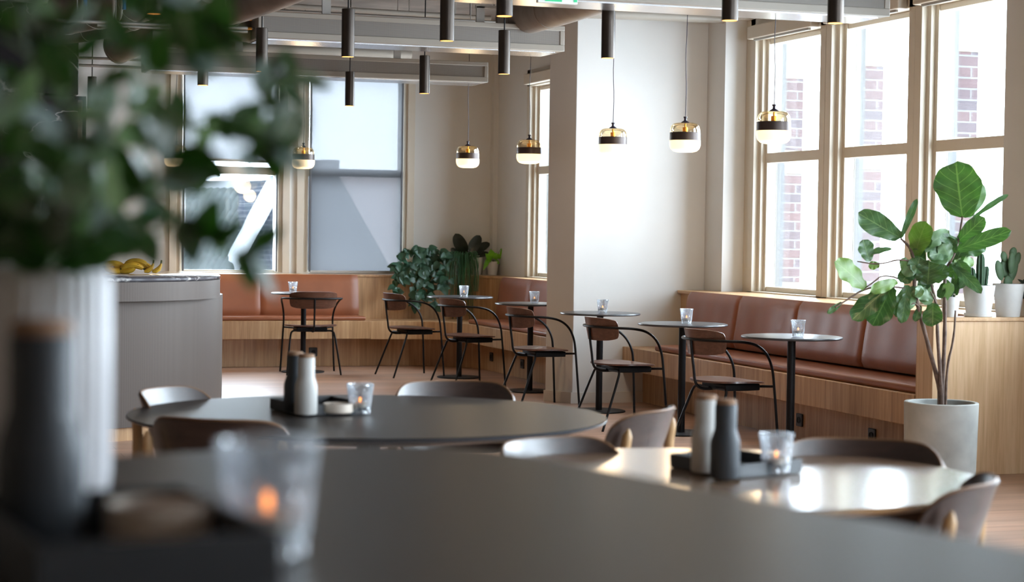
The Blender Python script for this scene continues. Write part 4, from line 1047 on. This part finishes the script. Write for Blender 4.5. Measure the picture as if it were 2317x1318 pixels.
# pothos
c0 = lpt(1114, 18.2)+Vector((0, 0, q_(30)))
t = thing('pothos', 'bright lime green pothos in the small white pot on the back ledge', 'plant', tuple(c0))
mb = MB(); sm = MB()
for (b, e, w) in [((1138, 580), (1138, 558), 17), ((1134, 562), (1146, 572), 12), ((1112, 580), (1110, 564), 18), ((1108, 586), (1098, 574), 15), ((1118, 586), (1124, 572), 17), ((1104, 588), (1100, 606), 12), ((1122, 590), (1130, 598), 9), ((1112, 590), (1104, 580), 16), ((1126, 586), (1128, 574), 14), ((1103, 592), (1094, 612), 10)]:
    A_ = ay(*b, 18.16); B2 = ay(*e, 18.14); leaf_mesh(mb, A_, B2, w/PQ, TOCAM(A_)+Vector((rp.uniform(-.5, .5), 0, .4)), 'heart', .01, .08, seg=8, seed=4)
    sm.tube([c0+Vector((rp.uniform(-.02, .02), 0, -.01)), A_.lerp(c0, .4)+Vector((.01, 0, .01)), A_], .002, 5)
pin(mb.build('foliage', M_poth, smooth=60), t); pin(sm.build('stalks', M_gstem), t)

# ================================================================== GLASS PENDANTS
def pendant(label, loc, cordtop):
    t = thing('glass_pendant', label, 'pendant lamp', loc, 0, 'banded glass pendants above the bistro tables')
    # z measured up from the underside of the opal bowl; radius .104, height .21
    mb = MB(); mb.lathe([(0, 0), (.055, .001), (.078, .007), (.095, .022), (.1025, .042), (.104, .060), (.1035, .078), (.1, .079), (0, .079)], 56); mb.build('opal_bowl', M_opal, t, smooth=60)
    mb = MB(); mb.lathe([(.1020, .0785), (.1022, .080), (.1018, .130), (.099, .132)], 56, cap=False); mb.lathe([(.097, .1305), (.0985, .0795)], 56, cap=False); mb.build('band', M_band, t)
    mb = MB(); mb.lathe([(.1005, .131), (.1000, .150), (.094, .172), (.080, .188), (.060, .194), (.014, .196)], 56, cap=False); mb.build('amber_dome', M_amber, t, smooth=60)
    mb = MB(); mb.lathe([(.0, .194), (.030, .195), (.022, .203), (.010, .210), (.008, .222), (.013, .232), (.012, .236), (0, .237)], 28); mb.build('cap', M_cap, t)
    mb = MB(); mb.lathe([(0, .192), (.006, .19), (.006, .168), (.017, .165), (.017, .130), (0, .128)], 20); lh_ = mb.build('lamp_holder', M_brass, t)
    mb = MB(); mb.ball((0, 0, .112), (.022, .022, .028), 14); mb.build('bulb', M_bulb, lh_)
    H_ = cordtop-loc[2]
    P = [(0.0035*math.sin(i*.9), .002*math.sin(i*1.7), .235+(H_-.235)*i/16) for i in range(17)]
    mb = MB(); mb.tube(P, .0026, 6); mb.build('cord', M_cap, t)
    l = bpy.data.lights.new('pendant_light', 'POINT'); l.energy = 5; l.color = (1, .72, .42); l.shadow_soft_size = .09
    lo = bpy.data.objects.new('pendant_light', l); lo.location = (loc[0], loc[1], loc[2]-.10); COL.objects.link(lo)
    return t
PG = 'banded glass pendants above the bistro tables'
def zat(px, py, X=None, Y=None): return ax(px, py, X) if X else ay(px, py, Y)
PL = [(zat(686, 382, Y=17.0), 'banded glass pendant lamp hanging before the post between the back windows'),
      (zat(1058, 380, X=5.02), 'banded glass pendant lamp hanging above the trailing plants'),
      (zat(1197, 371, X=5.05), 'banded glass pendant lamp hanging before the narrow window left of the pillar'),
      (zat(1386, 352, X=5.06), 'banded glass pendant lamp at the left on the white pillar face'),
      (zat(1549.5, 345, X=5.10), 'banded glass pendant lamp at the right edge of the white pillar face'),
      (zat(1750, 326, X=5.10), 'banded glass pendant lamp hanging in front of the far side window'),
      (zat(398, 378, Y=17.4), 'banded glass pendant lamp mostly hidden by the foreground leaves')]
for i, (p, lab) in enumerate(PL):
    pendant(lab, tuple(p), CEIL)

# ================================================================== TUBE LAMPS
def tubelamp(label, loc):
    t = thing('tube_pendant', label, 'pendant lamp', loc, 0, 'bronze tube lamps under the ceiling')
    R = .039; H_ = .285
    mb = MB(); mb.lathe([(R-.003, .012), (R-.003, 0), (R, 0), (R, H_-.002), (R-.002, H_), (0, H_)], 40, cap=False); tb_ = mb.build('tube', M_tubelamp, t)
    mb = MB(); mb.lathe([(0, .010), (R-.0035, .006), (R-.0035, .001), (0, .0035)], 32); mb.build('glow', M_tube_glow, tb_)
    mb = MB(); mb.lathe([(0, H_), (.0045, H_), (.0045, CEIL-loc[2]), (0, CEIL-loc[2])], 10); mb.build('rod', M_black, t)
    l = bpy.data.lights.new('tube_spot', 'SPOT'); l.energy = 18; l.color = (1, .70, .40); l.spot_size = math.radians(100); l.spot_blend = .8; l.shadow_soft_size = .03
    lo = bpy.data.objects.new('tube_spot', l); lo.location = (loc[0], loc[1], loc[2]-.012); COL.objects.link(lo)
    return t
tz = 2.36
TL = [(208, 247, 'dark tube lamp before the beige wall right of the black marble block'), (350, 31, 'tube lamp cut off at the top left, above the leaves'), (459, 193, 'tube lamp before the top of the left back window'),
      (592, 162, 'tube lamp hanging at the left end of the longest air beam'), (642, 263, 'small tube lamp at the post between the back windows'), (787, 129, 'large tube lamp before the long air beam, above the right back window'),
      (791, 240, 'tube lamp hanging before the right back window blind'), (960, 212, 'tube lamp hanging right of the back windows before the beige wall'), (1011, 93, 'tube lamp cut by the top edge, right of the long beam middle'),
      (1140, 168, 'tube lamp before the right end of the long air beam'), (1141, 37, 'thick short looking tube lamp cut by the top edge beside the exit sign'), (1375, 132, 'tube lamp in front of the top of the white pillar'),
      (1651, 47, 'tube lamp cut by the top edge before the nearest air beam'), (1890, 53, 'tube lamp cut by the top edge before the middle side window')]
for px, py, lab in TL: tubelamp(lab, tuple(az(px, py, tz)))

# ================================================================== AIR BEAMS
def beam(label, xl, xr, y, dep=.42, h=.185, zb=2.62, br=()):
    t = thing('air_beam', label, 'air beam', (xr, y, zb), 0, 'perforated air beams under the ceiling')
    Ln = xr-xl
    mb = MB(); mb.span((-Ln, .006, .0), (0, dep-.006, h)); mb.build('casing', M_beam, t, .008)
    mb = MB(); fw = .035
    mb.span((-Ln, -.004, 0), (0, .012, .045)); mb.span((-Ln, -.004, h-.035), (0, .012, h)); mb.span((-fw, -.004, .045), (0, .012, h-.035)); mb.span((-Ln, -.004, .045), (-Ln+fw, .012, h-.035))
    mb.build('front_frame', M_beam, t, .004)
    mb = MB(); mb.span((-Ln+fw, .002, .045), (-fw, .005, h-.035)); mb.build('mesh_panel', M_mesh, t)
    mb = MB(); mb.span((-Ln+.02, .05, -.008), (-.05, dep-.05, .001)); mb.build('underside_plate', M_silver, t)
    for bx in br:
        mb = MB(); mb.span((bx-xr-.03, .08, h), (bx-xr+.03, .10, h+.12)); mb.span((bx-xr-.035, .08, h+.11), (bx-xr+.12, .10, h+.13)); mb.tube([(bx-xr, .09, h+.12), (bx-xr, .09, CEIL-zb)], .004, 6)
        mb.tube([(bx-xr+.1, .09, h+.12), (bx-xr+.1, .09, CEIL-zb)], .004, 6); mb.build('hanger', M_pipe, t)
    return t
y1 = 12.72; xr1 = ay(1277, 117, y1).x; xl1 = ay(584, 80, y1).x; zb1 = ay(1277, 117, y1).z
beam('long perforated air beam ending in front of the white pillar', xl1, xr1, y1, zb=zb1, h=.18, br=(ay(745, 30, y1).x, ay(1095, 60, y1).x))
y2 = 15.6; xr2 = ay(1104, 187, y2).x; xl2 = ay(335, 150, y2).x; zb2 = ay(1104, 187, y2).z
beam('perforated air beam above the back windows', xl2, xr2, y2, zb=zb2, h=.175, br=(ay(545, 110, y2).x, ay(905, 125, y2).x))
y3 = 9.82; q3 = ay(2013, 37.6, y3)
beam('nearest perforated air beam crossing the top right, ending at the side windows', 2.9, q3.x, y3, zb=q3.z, h=.21, dep=.41)
# dark second unit left behind the leaves
p = ay(345, 68, 14.6); p2 = ay(482, 102, 14.6)
mb = MB(); mb.span((0, 0, 0), (p2.x-p.x, .35, abs(p.z-p2.z))); o = mb.build('fan_unit', M_mesh, None, .005); o.location = (p.x, 14.6, p2.z); tag(o, 'dark perforated ventilation box at top left, behind the leaves', 'ventilation unit')
mb = MB(); mb.span((.05, .1, 0), (.07, .12, CEIL-p.z)); mb.span((p2.x-p.x-.07, .1, 0), (p2.x-p.x-.05, .12, CEIL-p.z)); oo = mb.build('hanger', M_pipe, o); oo.location = (0, 0, p.z-p2.z)

# ------------------------------------------------------------------ ducts and pipes
def duct(label, pts, r, mat=M_galv, name='air_duct', ribs=True, caps=True, cat='duct', seg=24, group='round air ducts at the ceiling', hang=True):
    P = smoothpts(pts, 1) if len(pts) > 2 else [Vector(p) for p in pts]
    t = thing(name, label, cat, tuple(P[0]), 0, group)
    mb = MB(); mb.tube(P, r, seg); pin(mb.build('pipe', mat, smooth=50), t)
    if ribs:
        mb = MB(); Ln = sum((b-a).length for a, b in zip(P, P[1:])); k = max(2, int(Ln/.45))
        d0 = (P[1]-P[0]).normalized()
        for i in range(k):
            f_ = i/(k-1)*(len(P)-1); j = min(int(f_), len(P)-2); q = P[j].lerp(P[j+1], f_-j); d = (P[j+1]-P[j]).normalized()
            mb = MB(); mb.tube([q-d*.012, q+d*.012], r+.004, seg); pin(mb.build('collar', mat), t)
    if hang:
        mb = MB()
        for f_ in (.12, .85):
            i = min(len(P)-2, int(f_*(len(P)-1))); q = P[i].lerp(P[i+1], .5 if len(P) > 2 else f_); mb = MB(); mb.tube([q+Vector((0, 0, r*.9)), Vector((q.x, q.y, CEIL))], .004, 6); pin(mb.build('hanger', M_pipe), t)
    return t
duct('narrow round duct running left behind the black marble block', [cz(120, 80, 14.2), cz(215, 70, 13.8), cz(300, 45, 13.3), cz(400, 10, 12.6), cz(470, -20, 12.2)], .075)
duct('wide round duct high in the top left corner', [cz(150, 30, 13.4), cz(230, 14, 13.0), cz(300, 6, 12.6), cz(420, -45, 11.8)], .15)
duct('short capped duct end pointing down at the top left', [cz(266, 108, 15.9), cz(290, 98, 15.8), cz(345, 72, 15.6), cz(400, 30, 15.4)], .134)
duct('round duct coming down to the left end of the long air beam', [cz(494, 24, 12.8), cz(530, 20, 12.6), cz(620, -12, 12.2), cz(700, -45, 11.8)], .105)
fx = [cz(515, 45, 12.9), cz(540, 68, 13.0), cz(565, 72, 13.1), cz(592, 60, 13.25)]
duct('flexible duct plugged into the long air beam', fx, .075, name='flexible_duct', group=None)
duct('insulated duct running past the top of the pillar', [ax(1160, 45, az(1190, 40, 2.86).x), ax(1230, 28, az(1190, 40, 2.86).x+.0), Vector((az(1190, 40, 2.86).x, 10.6, 2.87))], .125)
duct('thin pale duct crossing the top of the white pillar', [ay(1322, 28, 13.5), ay(1470, 33, 13.5), ay(1640, 40, 13.5)], .045, M_beam, ribs=True)
G3 = 'thin ceiling pipes'
def pipe(label, pts, r=.012, mat=M_pipe): return duct(label, pts, r, mat, 'ceiling_pipe', False, True, 'pipe', 10, G3)
pipe('upper thin pipe on the beige wall by the marble block', [ay(120, 128, 16.6), ay(470, 142, 16.6)])
pipe('lower thin pipe on the beige wall by the marble block', [ay(120, 145, 16.6), ay(470, 159, 16.6)])
pipe('upper rail pipe passing behind the top left leaves', [ay(120, 46, 12.2), ay(560, 64, 12.2)], .012)
pipe('lower rail pipe passing behind the top left leaves', [ay(220, 57, 12.25), ay(560, 72, 12.25)], .010)
pipe('pale pipe above the long air beam', [ay(560, 8, 14.3), ay(1110, 42, 14.3)], .020, M_beam)
pipe('thin pipe just above the long air beam', [ay(560, 20, 13.6), ay(1150, 52, 13.6)], .010)
pipe('pale tray pipe between the two far air beams', [ay(400, 100, 16.9), ay(930, 122, 16.9)], .045, M_beam)
for x0, lab in ((248, 'leftmost white hooked pipe with blue handle'), (256+22, 'white hooked pipe second from left, next to the blue handle'), (330, 'white hooked pipe beside the top left tube lamp')):
    pass
def hook(px, lab, bluehandle):
    t = thing('hooked_pipe', lab, 'pipe', tuple(cz(px, -40, 12.0)), 0, 'hooked water pipes at top left')
    mb = MB(); mb.tube(smoothpts([cz(px, -160, 12.0), cz(px, -40, 12.0), cz(px-1, 30, 12.0), cz(px-6, 46, 12.05), cz(px-24, 54, 12.1)], 2), .010, 8); pin(mb.build('pipe', M_beam), t)
    if bluehandle:
        mb = MB(); a = cz(px+5, -20, 11.97); b2 = cz(px+5, 22, 11.97); mb.tube([a, b2], .012, 6); mb.tube([cz(px, -10, 12), cz(px+5, -10, 11.97)], .006, 6); pin(mb.build('handle', M_blue), t)
hook(258, 'white hooked water pipe nearest the marble block', False)
hook(276, 'white hooked water pipe with blue handle, just right of the first', True)
hook(332, 'white hooked water pipe left of the top left tube lamp', False)
hook(188, 'short white hooked pipe with blue handle over the marble block edge', True)
# brass fittings at the beam
t = thing('hose_pair', 'two thin hoses with brass fittings at the left end of the long beam', 'hose', tuple(cz(570, 50, 13.2)))
for dy in (0, 21):
    mb = MB(); mb.tube(smoothpts([cz(500, 60+dy*.2, 12.7), cz(530, 62+dy*.3, 12.85), cz(550, 46+dy, 12.9), cz(572, 43+dy, 12.9)], 2), .006, 8); pin(mb.build('hose', M_pipe), t)
    mb = MB(); mb.tube([cz(560, 44+dy, 12.9), cz(570, 43.5+dy, 12.9)], .010, 10); pin(mb.build('fitting', M_brass), t)
    mb = MB(); mb.tube([cz(572, 43+dy, 12.9), cz(586, 43+dy, 12.96)], .006, 8); pin(mb.build('tail', M_pipe), t)

# ------------------------------------------------------------------ exit sign (only its lower edge is in view)
sg0 = ay(1217, 5, 9.35); sg1 = ay(1307, 13.5, 9.35); wsg = sg1.x-sg0.x
t = thing('exit_sign', 'green and white emergency exit sign at the top edge beside the pillar', 'sign', (sg0.x, 9.35, sg0.z))
mb = MB(); mb.span((0, 0, 0), (wsg, .03, .13)); mb.build('panel', M_sign, t, .003)
mb = MB(); mb.span((wsg*.18, -.003, .008), (wsg*.60, .001, .12)); mb.span((wsg*.90, -.003, .010), (wsg*.985, .001, .12)); mb.build('green_field', M_green, t)
mb = MB(); mb.prism([(wsg*.28, .05), (wsg*.42, .05), (wsg*.42, .035), (wsg*.54, .065), (wsg*.42, .095), (wsg*.42, .08), (wsg*.28, .08)], .003, .006, Matrix.Rotation(PI/2, 4, 'X')); mb.build('arrow', M_sign, t)
mb = MB(); mb.tube([(wsg*.2, .015, .13), (wsg*.2, .015, CEIL-sg0.z)], .004, 6); mb.tube([(wsg*.8, .015, .13), (wsg*.8, .015, CEIL-sg0.z)], .004, 6); mb.build('hanger', M_pipe, t)

# ================================================================== COUNTER
def camxy(lat, D): v = _r2*lat+_f*D; return Vector((v.x, v.y))
cA = camxy(-3.27, 12.65); RA = 1.32; cB = camxy(-3.05, 12.42); RB = 1.12
ct = thing('curved_counter', 'curved bar counter clad in perforated metal with grey marble top', 'counter', (cA.x, cA.y, 0))
def ring(mb, c, r0, r1, z0, z1, seg=96):
    M = Matrix.Translation((c.x-cA.x, c.y-cA.y, 0))
    mb.lathe([(r0, z0), (r1, z0), (r1, z1), (r0, z1), (r0, z0)], seg, M, cap=False)
mb = MB(); ring(mb, cA, .9, RA-.03, 0, .085); mb.build('plinth', M_oak, ct)
mb = MB(); ring(mb, cA, RA-.018, RA, .085, .880); mb.build('skirt', M_perf, ct)
mb = MB(); ring(mb, cA, RA-.06, RA-.018, .60, .872); mb.build('inner_lip', M_wall, ct)
mb = MB(); ring(mb, cB, RB-.02, RB, .872, .990); mb.build('upper_band', M_perf, ct)
mb = MB(); mb.lathe([(0, .905), (RA-.03, .905), (RA-.02, .915), (RA-.02, .93), (RA-.035, .94), (0, .94)], 96); mb.build('lower_top', M_greymarble, ct)
mb = MB(); mb.lathe([(0, .992), (RB-.006, .992), (RB+.002, 1.0), (RB+.002, 1.012), (RB-.01, 1.020), (0, 1.020)], 96, Matrix.Translation((cB.x-cA.x, cB.y-cA.y, 0))); mb.build('upper_top', M_greymarble, ct)
mb = MB(); mb.lathe([(0, .5), (.6, .5), (.6, .992), (0, .992)], 32, Matrix.Translation((cB.x-cA.x, cB.y-cA.y, 0))); mb.build('core', M_wall, ct)
# bananas
def banana(label, p, rz, tilt, L_=.17, up=True, group='bananas on the counter'):
    t = thing('banana', label, 'banana', p, rz, group)
    P = []; rad = []
    for i in range(15):
        u = i/14; a = (u-.5)*1.5
        P.append(Matrix.Rotation(tilt, 3, 'X') @ Vector((L_*.68*math.sin(a), 0, (1-math.cos(a))*L_*.68*(1 if up else -1)+(.018 if up else .06))))
        rad.append(.0175*(1-abs(2*u-1)**5)+.0035)
    mb = MB(); mb.tube(P[1:-1], rad[1:-1], 8); mb.build('peel', M_banana, t, smooth=30)
    mb = MB(); d = (P[-1]-P[-2]).normalized(); mb.tube([P[-2], P[-1], P[-1]+d*.022], [.0065, .005, .0055], 8); mb.tube([P[1], P[0]], [.006, .004], 8); mb.build('stalk', M_bantip, t)
    return t
zb_ = 1.0205
BN = [(300, 611, .1, .3, False), (303, 604, .15, .1, False), (318, 605, -.1, -.2, False), (308, 597, .0, .0, False), (262, 610, .3, .2, True), (283, 612, -.2, .1, True), (256, 602, .2, 0, False)]
LB = ['banana on the counter, lowest in the middle of the heap', 'banana on the counter, middle layer of the heap', 'banana on the counter, right side of the heap', 'banana on the counter, topmost of the heap', 'banana on the counter, left small one lying flat', 'banana on the counter, lying just left of the heap', 'banana on the counter, leftmost greenish one']
for (px, py, rz, ti, up), lab in zip(BN, LB):
    q = cz(px, py, 12.45); banana(lab, (q.x, q.y, max(zb_, q.z-.045)), rz-.33, ti, .17, up)
for px, lab in ((344, 'banana standing with its stalk up, beside the heap'), (362, 'banana standing with its stalk up, rightmost on the counter')):
    q = cz(px, 612, 12.42); t = thing('banana', lab, 'banana', (q.x, q.y, zb_), 0, 'bananas on the counter')
    mb = MB(); mb.tube([(-.05, 0, .016), (-.03, 0, .02), (-.008, 0, .035), (.004, 0, .055), (.008, 0, .070)], [.008, .016, .016, .010, .006], 8); mb.build('peel', M_banana, t)
    mb = MB(); mb.tube([(.008, 0, .070), (.010, 0, .092)], [.006, .0055], 8); mb.build('stalk', M_bantip, t)

# black marble block and metal frame at the left
a = cz(176, 300, 14.35); 
blk = thing('marble_bar_back', 'black veined marble bar back at the left edge behind the leaves', 'bar back', (a.x, a.y, 0))
mb = MB(); mb.span((-3.2, 0, 0), (0, .6, cz(176, 218, 14.35).z)); mb.build('lower_cladding', M_nero, blk, .003)
mb = MB(); mb.span((-3.2, -.02, cz(176, 215, 14.35).z), (0, .6, cz(176, 14, 14.35).z)); mb.build('upper_cladding', M_nero, blk, .003)
mb = MB(); mb.span((-3.2, -.03, cz(176, 12, 14.35).z), (-.03, .6, CEIL-.01)); mb.build('soffit', M_wall, blk)
a2 = cz(196, 218, 15.35)
fr_ = thing('glass_cabinet', 'narrow black framed glass cabinet beside the marble bar back', 'cabinet', (a2.x, a2.y+.02, 0))
mb = MB(); zt = a2.z
for x in (-.30, -.03): mb.span((x, 0, 0), (x+.03, .03, zt))
mb.span((-.30, 0, zt-.03), (0, .03, zt)); mb.span((-.30, 0, 1.3), (0, .03, 1.33)); mb.span((-.3, .03, 0), (0, .35, .05)); mb.span((-.3, .03, zt-.03), (0, .35, zt)); mb.build('frame', M_black, fr_)
mb = MB(); mb.span((-.27, .012, .05), (-.03, .016, zt-.03)); mb.build('glass_door', M_smoke, fr_)
mb = MB(); mb.span((-.3, .34, .05), (0, .35, zt-.03)); mb.build('back_board', M_nero, fr_)
